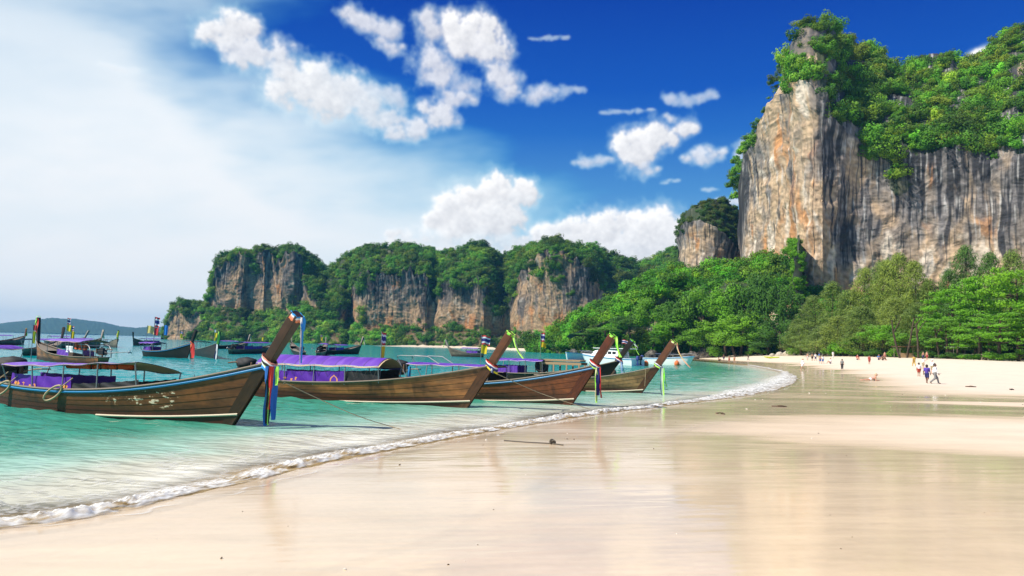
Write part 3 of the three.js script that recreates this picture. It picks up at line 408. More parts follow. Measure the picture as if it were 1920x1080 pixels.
// planks: weathered wood, darker and slimy at the waterline, red paint below, with scuffed paint where asked
function hullMaterial(base, { worn = 0.3, scuff = null, redTop = 0.25, stain = 0.5, seed = 1, gloss = 0.55 } = {}) {
  const map = tex(1024, 256, (u, v) => {
    const x = u * 16, y = v * 2.6 - 0.4, grain = 0.5 * noise(x * 0.7, y * 26, seed) + 0.5 * noise(x * 2.1, y * 70, seed + 3), blot = fbm(x * 0.55, y * 1.6, seed + 7, 4), fine = fbm(x * 5, y * 7, seed + 9, 3);
    let c = base.map((k) => k * (1 + 0.22 * grain + stain * 1.25 * blot + 0.25 * fine));
    const w = worn * sst(0.05, 0.45, fbm(x * 0.9, y * 3.4, seed + 15, 4) + 0.15 * grain); c = c.map((k, i) => lerp(k, [0.52, 0.45, 0.36][i], w));
    const dk = sst(0.62, 0.15, y) * 0.45; c = c.map((k) => k * (1 - dk));
    const drip = sst(0.25, 0.5, fbm(x * 2.2, y * 0.8, seed + 20, 3) * 1.5) * 0.35; c = c.map((k) => k * (1 - drip * 0.6));
    if (scuff) for (const [x0, x1, y0, y1, k] of scuff) { const m = sst(0, 0.12, (x - x0) / (x1 - x0)) * sst(0, 0.12, (x1 - x) / (x1 - x0)) * sst(0, 0.2, (y - y0) / (y1 - y0)) * sst(0, 0.2, (y1 - y) / (y1 - y0)), n = fbm(x * 3.3, y * 6, 31, 4); c = c.map((q, i) => lerp(q, [0.95, 0.86, 0.74][i], k * m * sst(0.10, 0.30, n + 0.5 * fbm(x * 11, y * 17, 35, 2)))); }
    const red = sst(redTop + 0.05, redTop - 0.05, y + 0.05 * blot); c = c.map((q, i) => lerp(q, [0.30, 0.13, 0.07][i] * (1 + 0.5 * blot + 0.3 * fine), red * 0.85));
    return c;
  });
  return new THREE.MeshStandardMaterial({ map, roughness: gloss, bumpMap: map, bumpScale: 0.006, side: THREE.DoubleSide });
}
const HULLS = {
  brown: hullMaterial([0.43, 0.26, 0.125], { scuff: [[7.0, 9.0, 0.35, 0.75, 1], [8.7, 10.3, 0.3, 1.0, 1]], worn: 0.12, seed: 1 }),
  mottled: hullMaterial([0.56, 0.355, 0.19], { worn: 0.30, stain: 0.9, seed: 2, redTop: 0.32 }),
  russet: hullMaterial([0.45, 0.245, 0.12], { scuff: [[4.6, 7.4, 0.2, 0.95, 0.8]], worn: 0.12, seed: 3, redTop: 0.05 }),
  silver: hullMaterial([0.62, 0.47, 0.30], { worn: 0.45, stain: 0.5, seed: 4, redTop: 0.22 }),
  dark: hullMaterial([0.15, 0.115, 0.085], { worn: 0.15, seed: 5, redTop: 0.05 }),
  gray: hullMaterial([0.46, 0.41, 0.34], { worn: 0.3, seed: 6, redTop: 0.15 }),
};
const postMat = (c, seed) => { const t = tex(256, 256, (u, v) => { const g = 0.5 * noise(u * 30, v * 3, seed) + 0.5 * noise(u * 80, v * 6, seed + 2), b = fbm(u * 5, v * 4, seed + 5, 3); return c.map((k) => k * (1 + 0.2 * g + 0.4 * b)); }); return new THREE.MeshStandardMaterial({ map: t, roughness: 0.5 }); };
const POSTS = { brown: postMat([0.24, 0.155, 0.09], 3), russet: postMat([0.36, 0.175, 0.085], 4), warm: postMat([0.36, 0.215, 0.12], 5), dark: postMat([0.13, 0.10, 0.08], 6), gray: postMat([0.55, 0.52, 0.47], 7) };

const nearSideCloth = (seed) => {                              // purple side cloth with a band of orange sea creatures
  const c = document.createElement('canvas'); c.width = 512; c.height = 128; const k = c.getContext('2d');
  k.fillStyle = 'rgb(86,28,160)'; k.fillRect(0, 0, 512, 128);
  k.strokeStyle = 'rgba(150,110,210,0.5)'; k.lineWidth = 1.2;
  const r = rng(seed); for (let i = 0; i < 9; i++) { const x = r() * 512; k.beginPath(); k.moveTo(x, 0); k.quadraticCurveTo(x + 60 * (r() - 0.5), 60, x + 130 * (r() - 0.5), 128); k.stroke(); }
  k.fillStyle = 'rgb(232,160,78)';
  const disc = (x, y, a, b) => { k.beginPath(); k.ellipse(x, y, a, b, 0, 0, 7); k.fill(); };
  const star = (x, y, R) => { k.beginPath(); for (let i = 0; i < 10; i++) { const q = i % 2 ? R * 0.42 : R, t = i * Math.PI / 5 - Math.PI / 2; k.lineTo(x + q * Math.cos(t), y + q * Math.sin(t)); } k.fill(); };
  if (seed === 1) { disc(62, 104, 26, 17); disc(46, 84, 5, 9); disc(72, 82, 5, 9); k.fillRect(128, 78, 7, 40); disc(131, 90, 14, 5); disc(190, 112, 9, 11); disc(228, 96, 9, 10); disc(232, 112, 6, 16); disc(470, 100, 18, 20); }
  else { disc(72, 106, 34, 20); disc(78, 84, 17, 14); disc(42, 112, 14, 8); star(142, 88, 18); disc(186, 98, 8, 7); disc(184, 112, 5, 13); disc(214, 78, 8, 8); disc(211, 94, 5, 16); k.strokeStyle = 'rgb(232,160,78)'; k.lineWidth = 7; k.beginPath(); k.moveTo(432, 122); k.bezierCurveTo(428, 70, 445, 60, 450, 46); k.bezierCurveTo(455, 60, 474, 70, 470, 122); k.stroke(); }
  const t = new THREE.CanvasTexture(c); t.colorSpace = THREE.SRGBColorSpace; return new THREE.MeshStandardMaterial({ map: t, roughness: 0.6, side: THREE.DoubleSide });
};
// a strip of cloth that hangs from a point with a few soft folds
function hanging(w, len, { lean = 0, twist = 0.6, seed = 0, fold = 0.28, taper = 1 } = {}) {
  return gridGeometry(6, 22, (i, j, p) => { const u = i / 5 - 0.5, v = j / 21, ww = w * lerp(0.7, taper, sst(0, 0.25, v)), a = twist * Math.sin(v * 3 + seed) + seed; p.set(Math.cos(a) * u * ww + lean * v * v, -len * v, Math.sin(a) * u * ww + fold * w * (Math.sin(u * 9 + v * 3 + seed) + 0.25 * Math.sin(v * 9 + seed * 2))); });
}
const FLAG_ROWS = [[0.62, 0.05, 0.05], [0.8, 0.8, 0.8], [0.03, 0.04, 0.22], [0.03, 0.04, 0.22], [0.8, 0.8, 0.8], [0.62, 0.05, 0.05]];
function flagGeometry(w, h, rows, seed = 0, droop = 0.12) {
  const list = rows.map((c, k) => gridGeometry(14, 2, (i, j, p) => { const u = i / 13, v = (k + j) / rows.length, a = u * w; p.set(a * (1 - 0.10 * v * u), -v * h - droop * w * u * u + 0.02 * Math.sin(u * 9 + seed), 0.10 * w * Math.sin(u * 7 + v * 1.6 + seed) * (0.2 + u)); }, (i, j, q) => q.setRGB(...c)));
  return mergeGeometries(list);
}
const flagMat = new THREE.MeshStandardMaterial({ vertexColors: true, roughness: 0.8, side: THREE.DoubleSide });
// flag: base point, pole height, flags from the top down
function flag(label, p, height, list, { turn = 0.3, poleR = 0.018, lean = 0 } = {}) {
  const g = thing('flag', label, 'flag', p, turn);
  mesh('pole', rod([0, 0, 0], [lean, height, 0], poleR, poleR * 0.7), M.steel, g);
  let y = height - 0.03;
  list.forEach(([rows, w, h], i) => { const f = mesh('flag_cloth', flagGeometry(w, h, rows, i * 2 + p.x, 0.18), flagMat, g); f.position.set(lean * (y / height) + 0.012, y, 0); y -= h + 0.06; });
  return g;
}
const THAI = FLAG_ROWS, YELLOW = [[0.85, 0.62, 0.02]], SKYBLUE = [[0.03, 0.28, 0.75]], RED = [[0.62, 0.05, 0.05]];

function longtail(o) {
  const bow = o.bow, stern = o.stern, dx = bow.x - stern.x, dz = bow.z - stern.z, L = Math.hypot(dx, dz), B = o.beam ?? 1.9, near = o.near ?? 1;
  const root = thing('longtail_boat', o.label, 'boat', V((bow.x + stern.x) / 2, 0, (bow.z + stern.z) / 2), Math.atan2(-dz, dx), o.group);
  const hi = o.bowHeight ?? 1.9, low = o.freeboard ?? 0.62, rake = o.rake ?? 0.74;
  const sheer = (t) => low + 0.16 * Math.pow(1 - t, 2.2) + (hi - low) * Math.pow(t, 3.1);
  const beamAt = (t) => B / 2 * (t > 0.42 ? 1 - 0.93 * Math.pow((t - 0.42) / 0.58, 2.3) : 1 - 0.62 * Math.pow((0.42 - t) / 0.42, 2.4));
  const y0 = -0.35, stemX = (y) => L / 2 + rake * y, sternX = (y) => -L / 2 - 0.28 * y;
  const pt = (t, q, side, inset = 0, out = V(0, 0, 0)) => { const y = lerp(y0, sheer(t), q), w = Math.max(0.015, beamAt(t) * (lerp(0.62, 0.32, t * t) + lerp(0.38, 0.68, t * t) * Math.pow(q, 0.75)) - inset); return out.set(lerp(sternX(y), stemX(y), t), y, side * w); };
  const uvAt = (p) => [(p.x + L / 2 + 1) / (L + 5), (p.y + 0.4) / 2.6];
  const hm = HULLS[o.hull], ns = o.detail ? 44 : 20;
  const skin = (q0, q1, nq, side, lift) => gridGeometry(ns, nq, (i, j, p) => { const q = lerp(q0, q1, j / (nq - 1)); pt(i / (ns - 1), q, side, -lift * (1 - j / (nq - 1)), p); }, null, (i, j, u, p) => u.set(...uvAt(p)));
  if (o.detail) {
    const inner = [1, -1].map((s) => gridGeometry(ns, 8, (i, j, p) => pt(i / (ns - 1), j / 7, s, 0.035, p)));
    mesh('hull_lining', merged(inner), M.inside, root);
    const n = 7;
    for (const s of [1, -1]) for (let k = 0; k < n; k++) mesh('plank', skin(k / n + 0.003, (k + 1) / n - 0.001, 3, s, 0.010), hm, root);
  } else mesh('hull', merged([skin(0, 1, 7, 1, 0), skin(0, 1, 7, -1, 0)]), hm, root);
  // transom, floor boards, foredeck
  mesh('transom', gridGeometry(5, 5, (i, j, p) => { pt(0, j / 4, 1, 0, p); p.z *= (i / 2 - 1); p.x += 0.01; }, null, (i, j, u, p) => u.set(...uvAt(p))), hm, root);
  mesh('floor', gridGeometry(20, 3, (i, j, p) => { pt(lerp(0.02, 0.80, i / 19), 0.55, 1, 0.03, p); p.z *= (j - 1); }), M.grayWood, root);
  mesh('foredeck', gridGeometry(16, 5, (i, j, p) => { pt(lerp(0.74, 0.985, i / 15), 0.93, 1, 0.03, p); const e = j / 2 - 1; p.z *= e; p.y += 0.04 * (1 - e * e); }), M.grayWood, root);
  if (o.detail) for (const t of [0.1, 0.3, 0.5, 0.66]) { const p = pt(t, 0.82, 1, 0.05); mesh('thwart', box(0.28, 0.045, p.z * 2, p.x, p.y, 0), M.grayWood, root); }
  // gunwale cap and painted band
  const sweep = (q, lift, r, rz, mat, name, t0 = 0, t1 = 1, inset = 0) => { for (const s of [1, -1]) { const g = gridGeometry(ns, 7, (i, j, p) => { const t = lerp(t0, t1, i / (ns - 1)); pt(t, q, s, inset, p); const a = j / 6 * 2 * Math.PI; p.y += lift + r * Math.sin(a); p.z += s * rz * Math.cos(a); }); mesh(name, g, mat, root); } };
  sweep(1, 0.02, 0.045, 0.06, o.cap ?? M.grayWood, 'gunwale');
  if (o.trim) sweep(0.955, 0.0, 0.048, 0.03, o.trim, 'painted_band', 0, 1, -0.02);
  if (o.rubbing) sweep(0.30, 0, 0.04, 0.03, M.cream, 'rubbing_strip', 0.52, 0.995, -0.03);
  { const p = pt(0, 1, 1), a = gridGeometry(9, 7, (i, j, q) => { const u = i / 4 - 1, t = j / 6 * 2 * Math.PI; q.set(p.x + 0.06 - 0.16 * (1 - u * u) + 0.05 * Math.cos(t), p.y + 0.02 + 0.045 * Math.sin(t), p.z * u); }); mesh('stern_rail', a, o.trim ?? o.cap ?? M.grayWood, root); }
  // stem and the tall prow post
  const tip = o.tip ?? 3.24, curve = o.curve ?? 0, path = [];
  for (let i = 0; i <= 18; i++) { const y = lerp(y0, tip, i / 18), over = Math.max(0, y - hi); path.push([stemX(y) + curve * over * over - 0.02, y]); }
  const post = gridGeometry(9, 19, (i, j, p) => {
    const [x, y] = path[j], [xa, ya] = path[Math.max(0, j - 1)], [xb, yb] = path[Math.min(18, j + 1)], l = Math.hypot(xb - xa, yb - ya), tx = (xb - xa) / l, ty = (yb - ya) / l, up = sst(hi - 0.5, hi + 0.15, y);
    const deep = lerp(0.27, o.postDeep ?? 0.31, up), wide = lerp(0.13, lerp(0.22, 0.30, sst(hi, tip, y)), up), sq = [[0, -0.5], [0, 0.5], [0.06, 0.56], [0.94, 0.56], [1, 0.5], [1, -0.5], [0.94, -0.56], [0.06, -0.56], [0, -0.5]][i];
    p.set(x - ty * deep * sq[0], y + tx * deep * sq[0], wide * sq[1]);
  }, null, (i, j, u) => u.set(i / 8, j / 6));
  const cap = (() => { const p = post.attributes.position, n = 18 * 9, g = new THREE.BufferGeometry(), v = [], ix = []; for (let i = 0; i < 8; i++) v.push(p.getX(n + i), p.getY(n + i), p.getZ(n + i)); for (let i = 1; i < 7; i++) ix.push(0, i, i + 1); g.setAttribute('position', new THREE.Float32BufferAttribute(v, 3)); g.setAttribute('uv', new THREE.Float32BufferAttribute(new Float32Array(16), 2)); g.setIndex(ix); g.computeVertexNormals(); return g; })();
  mesh('prow_post', mergeGeometries([post, cap].map((g) => plain(g))), POSTS[o.post ?? 'brown'], root);
  if (o.detail) for (const s of [1, -1]) mesh('stem_board_and_shade', gridGeometry(6, 12, (i, j, p) => { const y = lerp(-0.3, hi - 0.02, j / 11), t0 = 1 - (o.stemWide ?? 0.42) / (L + (rake + 0.28) * y), t = lerp(t0, 1, i / 5), q = clamp((y - y0) / (sheer(t) - y0)); pt(t, q, s, -0.022, p); }, null, (i, j, u) => u.set(i / 5, j / 5)), POSTS[o.post ?? 'brown'], root);  // stem planks; on the nearest boat the dark tone paints in bow shade
  // canopy on poles
  const frame = (t, z, lift) => { const p = pt(t, 1, 1); return V(p.x, p.y + lift, z * (p.z + 0.02)); };
  const can = o.canopy;
  if (can) {
    const { t0, t1, top = 1.62, arch = 0.10, twist = 0, rise = 0, poles = 4, mat = M.purple, wide = 1.0 } = can, tt = (u) => lerp(t0, t1, u);
    const surf = (u, v, lift) => { const t = tt(u), p = pt(t, 1, 1), z = wide * B * 0.52 * v, y = top + rise * u + arch * (1 - v * v) + twist * sst(0.25, 1, u) * v * near - 0.05 * Math.sin(u * Math.PI * (poles - 1)) ** 2 * Math.abs(v); return V(p.x, y + lift, z); };
    const nn = o.detail ? 48 : 14;
    mesh('canopy', gridGeometry(nn, 13, (i, j, p) => { const u = i / (nn - 1), v = j / 6 - 1; p.copy(surf(u, v, 0.012 * noise(u * 24, v * 6, 3))); p.y -= Math.abs(v) > 0.95 ? 0.04 : 0; }), mat, root);
    if (can.lining) mesh('canopy_lining', gridGeometry(20, 9, (i, j, p) => p.copy(surf(lerp(0.02, 1.012, i / 19), j / 4 - 1, -0.028))), M.tan, root);
    for (let k = 0; k < poles; k++) for (const s of [1, -1]) { const u = k / (poles - 1), a = pt(tt(u), 1, 1), b = surf(u, s * 0.94, -0.02); mesh('pole', rod([a.x, a.y - 0.1, s * (a.z - 0.03)], b, o.detail ? 0.024 : 0.03), M.steel, root); }
    for (const s of [1, -1]) { const pts = []; for (let k = 0; k <= 8; k++) pts.push(surf(k / 8, s * 0.94, -0.03)); mesh('canopy_rail', tube(pts, 0.022, 20, 5), M.steel, root); }
    if (can.lace) for (const s of [1]) for (let k = 0; k < 14; k++) { const u = k / 14, a = surf(u, s * near * 0.94, -0.03), b = surf(u + 1 / 28, s * near * 0.94, 0); b.y = top - 0.45; const d = surf(u + 1 / 14, s * near * 0.94, -0.03); mesh('lacing', tube([a, b, d], 0.007, 4, 4, false), M.darkRope, root); }
    if (o.sideCloth) for (const [u0, u1, m, h] of o.sideCloth) for (const s of [1, -1]) { mesh('side_cloth', gridGeometry(24, 6, (i, j, p) => { const u = i / 23, t = tt(lerp(u0, u1, u)), e = pt(t, 1, 1); p.set(e.x, e.y + 0.02 + h * (j / 5) + 0.012 * Math.sin(u * 40) * (j / 5), s * (e.z - 0.10 + 0.012 * Math.sin(u * 23 + j))); }, null, (i, j, q) => q.set(s * near > 0 ? i / 23 : 1 - i / 23, j / 5)), m, root); }
  }
  o.pt = pt; o.root = root; o.L = L; o.sheer = sheer; o.stemX = stemX; o.path = path; o.hi = hi; o.tip = tip;
  root.updateMatrixWorld(true);
  o.world = (v) => root.localToWorld(v.clone());
  if (o.engine) engine(o);
  return o;
}
// a car engine on a swivel with its long propeller shaft
function engine(o) {
  const e = o.engine, p = o.pt(e.t ?? 0.04, 1, 1), at = o.world(V(p.x, p.y, 0));
  const g = thing('boat_engine', e.label, 'engine', at, o.root.rotation.y + (e.turn ?? 0));
  mesh('mount', merged([rod([0, -0.25, 0], [0, 0.22, 0], 0.06), box(0.5, 0.06, 0.4, 0, 0.22, 0)]), M.rust, g);
  mesh('engine_block', merged([box(0.62, 0.36, 0.40, 0.05, 0.44, 0, 0.03), box(0.44, 0.16, 0.24, 0.05, 0.70, 0, 0.03), rod([0.36, 0.46, -0.05], [0.36, 0.46, 0.12], 0.15, 0.15, 16), rod([-0.30, 0.42, 0], [-0.52, 0.34, 0], 0.13, 0.09, 12), rod([-0.1, 0.55, 0.2], [0.2, 0.55, 0.26], 0.05), rod([0.1, 0.78, 0], [0.1, 0.86, 0], 0.11, 0.11, 14)]), M.black, g);
  mesh('radiator', merged([box(0.10, 0.40, 0.42, 0.48, 0.52, 0, 0.02), rod([0.44, 0.70, 0.1], [0.2, 0.62, 0.1], 0.03)]), M.rust, g);
  if (e.cover) mesh('engine_cover', rough(new THREE.SphereGeometry(1, 26, 18), 0.22, 1.6, 3).scale(0.55, 0.30, 0.36).translate(0.05, 0.66, 0), M.tarp, g);
  mesh('exhaust_pipe', tube([[0.0, 0.60, 0.22], [-0.3, 0.7, 0.3], [-0.8, 0.66, 0.3]], 0.035, 12, 8), M.rust, g);
  mesh('steering_bar', tube([[0.5, 0.4, 0.1], [0.95, 0.5, 0.1], [1.5, 0.52, 0.1]], 0.025, 10, 6), M.paleWood, g);
  const sh = e.shaft ?? 3.6, lift = e.lift ?? 0.1;
  const shaft = mesh('propeller_shaft', merged([rod([-0.4, 0.36, 0], [-sh, lift, 0], 0.04, 0.03), rod([-0.5, 0.2, 0], [-sh * 0.6, lift + 0.02, 0], 0.018)]), M.steel, g);
  const bl = []; for (let k = 0; k < 3; k++) { const b = new THREE.SphereGeometry(1, 8, 6).scale(0.012, 0.12, 0.05).translate(0, 0.11, 0).rotateY(0.5).rotateX(k * 2.094); bl.push(b.translate(-sh, lift, 0)); }
  mesh('propeller', merged(bl), M.steel, shaft);
  return g;
}
// sashes wound round the root of a prow, their ends hanging free
function sashes(o, label, bands, hang, { at = 0.06, garland } = {}) {
  const y = o.hi + at, x = o.stemX(y), c = o.world(V(x - 0.20, y, 0)), g = thing('prow_sash', label, 'ribbons', c, o.root.rotation.y);
  bands.forEach((m, k) => { const pts = []; for (let i = 0; i <= 20; i++) { const a = i / 20 * 2 * Math.PI, d = 0.19 + 0.005 * (k % 3); pts.push(V(Math.cos(a) * (d + 0.06) + 0.02, 0.02 - k * 0.055 + Math.cos(a) * -0.16 + 0.012 * Math.sin(5 * a + k), Math.sin(a) * d)); }
    const cv = new THREE.CatmullRomCurve3(pts, true); mesh('sash_band', gridGeometry(41, 5, (i, j, p) => { const q = cv.getPoint(i / 40); p.copy(q); p.y += (j / 4 - 0.5) * 0.085; const bul = 1 + 0.03 * Math.sin(j / 4 * Math.PI); p.x *= bul; p.z *= bul; }), m, g); });
  hang.forEach(([m, w, len, ox, oz, lean, end], k) => { const s = mesh('ribbon', hanging(w, len, { seed: k * 1.7 + 0.4, lean, twist: 0.35, taper: end ?? 1 }), m, g); s.position.set(0.20 + ox, -0.16, oz * (o.near ?? 1) + 0.10 * (o.near ?? 1)); s.rotation.y = -0.5; });
  return g;
}
function tipGarland(o, label, bands, hang) {
  const [x, y] = o.path[18], d = o.postDeep ?? 0.31, c = o.world(V(x - d * 0.42, y - 0.02, 0)), g = thing('tip_garland', label, 'garland', c, o.root.rotation.y);
  bands.forEach((m, k) => { const bw = 0.06; mesh('garland_band', gridGeometry(25, 4, (i, j, p) => { const a = i / 24 * 2 * Math.PI, ca = Math.cos(a), sa = Math.sin(a), r = 1 / Math.max(Math.abs(ca), Math.abs(sa)) ** 0.75; const u = ca * r * (d * 0.50 + 0.008), w = sa * r * 0.172, v = (j / 3 - 0.5) * bw - k * (bw - 0.01); p.set(u * 0.80 + v * 0.6, -u * 0.58 + v * 0.8 + 0.10 + 0.012 * Math.sin(a * 6 + k), w); }), m, g); });
  hang.forEach(([m, w, len, ox, oz, lean, end], k) => { const s = mesh('ribbon', hanging(w, len, { seed: k * 1.3 + 0.2, lean, twist: 0.5, taper: end ?? 1 }), m, g); s.position.set(0.10 + ox, 0.02, oz * (o.near ?? 1)); s.rotation.y = -0.4; });
  return g;
}
const sea = (px, py) => onLevel(px, py, 0);
// ---- the four boats nearest the beach and one behind them ----
const boat1 = longtail({ detail: 1, bow: sea(440, 796), stern: sea(14, 757), hull: 'brown', post: 'brown', trim: M.blue, rubbing: 1, beam: 1.85, label: 'nearest brown longtail boat with a blue rim and long purple canopy', canopy: { t0: 0.10, t1: 0.66, top: 1.50, arch: 0.05, twist: 0.19, rise: 0.10, poles: 5, mat: M.purpleWornSheen, lining: 1, wide: 0.98 }, sideCloth: [[0.0, 0.55, nearSideCloth(1), 0.40], [0.56, 1, M.black, 0.2]] });
sashes(boat1, 'many coloured sashes on the nearest prow, their long ends touching the sea', [CL.coral, CL.white, CL.black, CL.lime, CL.white, CL.sky], [[CL.blue, 0.20, 1.72, -0.06, 0.10, 0.02], [CL.black, 0.13, 1.66, 0.02, 0.10, 0.02], [CL.lime, 0.05, 1.70, 0.07, 0.12, -0.02], [CL.red, 0.13, 1.25, 0.12, 0.13, -0.05, 0.5], [CL.blue, 0.16, 1.55, 0.16, 0.02, 0.02], [CL.lime, 0.09, 0.55, 0.22, 0.0, 0.03]]);
tipGarland(boat1, 'blue, white and orange garland on the tall prow tip of the nearest boat', [CL.sky, CL.white, CL.coral, CL.orange], [[CL.white, 0.06, 0.60, 0.10, 0.06, 0.02], [CL.sky, 0.10, 0.40, 0.15, 0.02, 0.03], [CL.coral, 0.035, 0.95, 0.12, 0.03, 0], [CL.white, 0.035, 0.85, 0.13, 0.05, 0], [CL.sky, 0.05, 1.32, 0.14, 0.03, 0.01], [CL.white, 0.045, 1.34, 0.115, 0.06, 0]]);
const boat2 = longtail({ detail: 1, bow: sea(878, 764), stern: sea(445, 737), hull: 'mottled', post: 'warm', rubbing: 1, beam: 1.95, bowHeight: 1.75, tip: 3.0, rake: 0.66, curve: 0.0, label: 'brown mottled longtail boat with bright purple canopy, second from left in the front row', canopy: { t0: 0.16, t1: 0.66, top: 1.50, arch: 0.40, twist: 0.05, rise: 0, poles: 5, lace: 1, lining: 1, wide: 0.95 }, sideCloth: [[0.06, 0.74, nearSideCloth(2), 0.46], [0.745, 1, M.black, 0.44]], engine: { t: 0.05, cover: 1, label: 'black covered engine at the stern of the mottled boat', shaft: 3.2, lift: -0.2 } });
sashes(boat2, 'short red, white and blue scarf tied round the prow of the mottled boat', [CL.red, CL.white, CL.navy, CL.navy, CL.yellow], [[CL.navy, 0.12, 0.22, -0.02, 0.12, 0.02], [CL.white, 0.08, 0.18, -0.06, 0.12, 0]]);
tipGarland(boat2, 'pale green sash with a long loose end blowing from the prow of the mottled boat', [CL.lime, CL.green], [[CL.lime, 0.13, 0.92, 0.04, 0.06, 0.62, 1.4], [CL.cream, 0.08, 0.90, 0.05, 0.02, 0.60]]);
const boat3 = longtail({ detail: 1, bow: sea(1072, 760), stern: sea(742, 738), hull: 'russet', post: 'russet', trim: M.blue, rubbing: 1, beam: 1.9, bowHeight: 1.82, tip: 3.05, rake: 0.68, label: 'russet longtail boat with a blue rim, third from the left in the front row', canopy: { t0: 0.14, t1: 0.58, top: 1.58, arch: 0.06, twist: 0.02, poles: 4, lining: 1, wide: 0.95 }, sideCloth: [[0.55, 1, M.black, 0.42]], engine: { t: 0.03, cover: 1, label: 'dark rope-tied engine on the stern of the russet boat', shaft: 0.9, lift: 0.3 } });
sashes(boat3, 'red, white, navy and green sashes hanging from the prow of the russet boat', [CL.red, CL.white, CL.navy, CL.lime], [[CL.cream, 0.16, 1.45, -0.02, 0.12, 0.02], [CL.navy, 0.15, 1.20, 0.08, 0.12, 0.02], [CL.red, 0.13, 1.30, 0.14, 0.06, 0.10], [CL.lime, 0.10, 1.52, 0.0, 0.15, 0.03]]);
tipGarland(boat3, 'bright green sash on the prow tip of the russet boat', [CL.green, CL.lime], [[CL.lime, 0.16, 0.85, 0.08, 0.06, 0.28, 2.2], [CL.green, 0.10, 0.80, 0.06, 0.02, 0.30]]);
const boat5 = longtail({ detail: 1, bow: sea(1126, 727), stern: sea(912, 717), hull: 'dark', post: 'dark', beam: 1.9, bowHeight: 1.8, tip: 3.0, label: 'dark longtail boat half hidden behind the russet boat', canopy: { t0: 0.12, t1: 0.52, top: 1.62, arch: 0.10, poles: 4 }, sideCloth: [[0.05, 0.5, M.purple, 0.5]] });
sashes(boat5, 'red, white and navy ribbons on the dark boat behind the russet one', [CL.red, CL.white, CL.navy], [[CL.navy, 0.10, 0.75, 0.1, 0.08, 0.25], [CL.white, 0.10, 0.70, 0.02, 0.1, 0.1], [CL.sky, 0.08, 0.75, 0.06, 0.1, 0.12]]);
tipGarland(boat5, 'green and navy scarf on the prow of the dark boat behind the russet one', [CL.green, CL.navy], [[CL.lime, 0.08, 0.8, 0.06, 0.06, 0.35], [CL.white, 0.12, 0.35, 0.02, 0.04, 0.3]]);
const boat4 = longtail({ detail: 1, bow: sea(1203, 738), stern: sea(1012, 727), hull: 'silver', post: 'warm', rubbing: 1, beam: 1.8, bowHeight: 1.62, tip: 2.95, rake: 0.71, postDeep: 0.36, label: 'weathered pale longtail boat farthest right in the front row' });
sashes(boat4, 'white, navy and green ribbons hanging from the weathered pale boat', [CL.white, CL.navy, CL.lime], [[CL.navy, 0.10, 1.55, 0.02, 0.1, 0.10], [CL.white, 0.12, 1.50, 0.12, 0.08, 0.05], [CL.green, 0.12, 1.05, 0.20, 0.02, 0.25], [CL.lime, 0.08, 1.58, 0.14, 0.06, 0.12]]);
tipGarland(boat4, 'cream and green garland trailing from the tip of the weathered pale boat', [CL.lime, CL.cream], [[CL.cream, 0.09, 1.15, 0.06, 0.03, 0.85], [CL.yellow, 0.06, 1.25, 0.08, 0.02, 0.95], [CL.coral, 0.05, 1.35, 0.1, 0.04, 1.0]]);
// wooden bench frame and black tyre on the dark boat
{
  const t = 0.62, p = boat5.pt(t, 1, 1), g = thing('bench_frame', 'pale wooden bench frame with open sides on the dark boat', 'bench', boat5.world(V(p.x + 0.2, p.y - 0.05, 0)), boat5.root.rotation.y);
  for (const z of [0.62, -0.62]) { mesh('rail', box(2.9, 0.16, 0.05, 0, 0.62, z, 0.01), M.paleWood, g); mesh('rail', box(2.7, 0.07, 0.06, 0, 0.80, z * 0.9, 0.01), M.paleWood, g); for (const x of [-1.35, -0.45, 0.45, 1.3]) mesh('post', box(0.10, 0.66, 0.06, x, 0.28, z, 0.01), M.paleWood, g); }
  for (let k = 0; k < 5; k++) mesh('slat', box(2.8, 0.03, 0.18, 0, 0.86, -0.48 + k * 0.24, 0.008), M.paleWood, g);
  const ty = thing('tyre', 'black tyre standing by the purple canopy of the dark boat', 'tyre', boat5.world(V(boat5.pt(0.50, 1, 1).x, 1.28, 0.55)), boat5.root.rotation.y + 0.15);
  mesh('tread', new THREE.TorusGeometry(0.36, 0.11, 12, 26), M.black, ty); mesh('rim', merged([rod([0, 0, -0.05], [0, 0, 0.05], 0.25, 0.25, 20)]), M.tarp, ty);
}
// roll-over frame standing at the stern of the russet boat
{ const p = boat3.pt(0.12, 1, 1), g = thing('tow_frame', 'thin steel hoop standing at the stern of the russet boat', 'frame', boat3.world(V(p.x, p.y, 0)), boat3.root.rotation.y); for (const z of [0.6, -0.6]) mesh('hoop', tube([[0.2, -0.1, z], [-0.6, 1.15, z], [-0.4, 1.2, z], [1.3, 1.2, z], [2.1, 0.8, z]], 0.022, 20, 6, false), M.steel, g); mesh('crossbar', rod([0.4, 1.2, -0.6], [0.4, 1.2, 0.6], 0.02), M.steel, g); mesh('post', merged([box(0.12, 0.75, 0.1, 0.25, 0.3, 0.66)]), M.blue, g); }
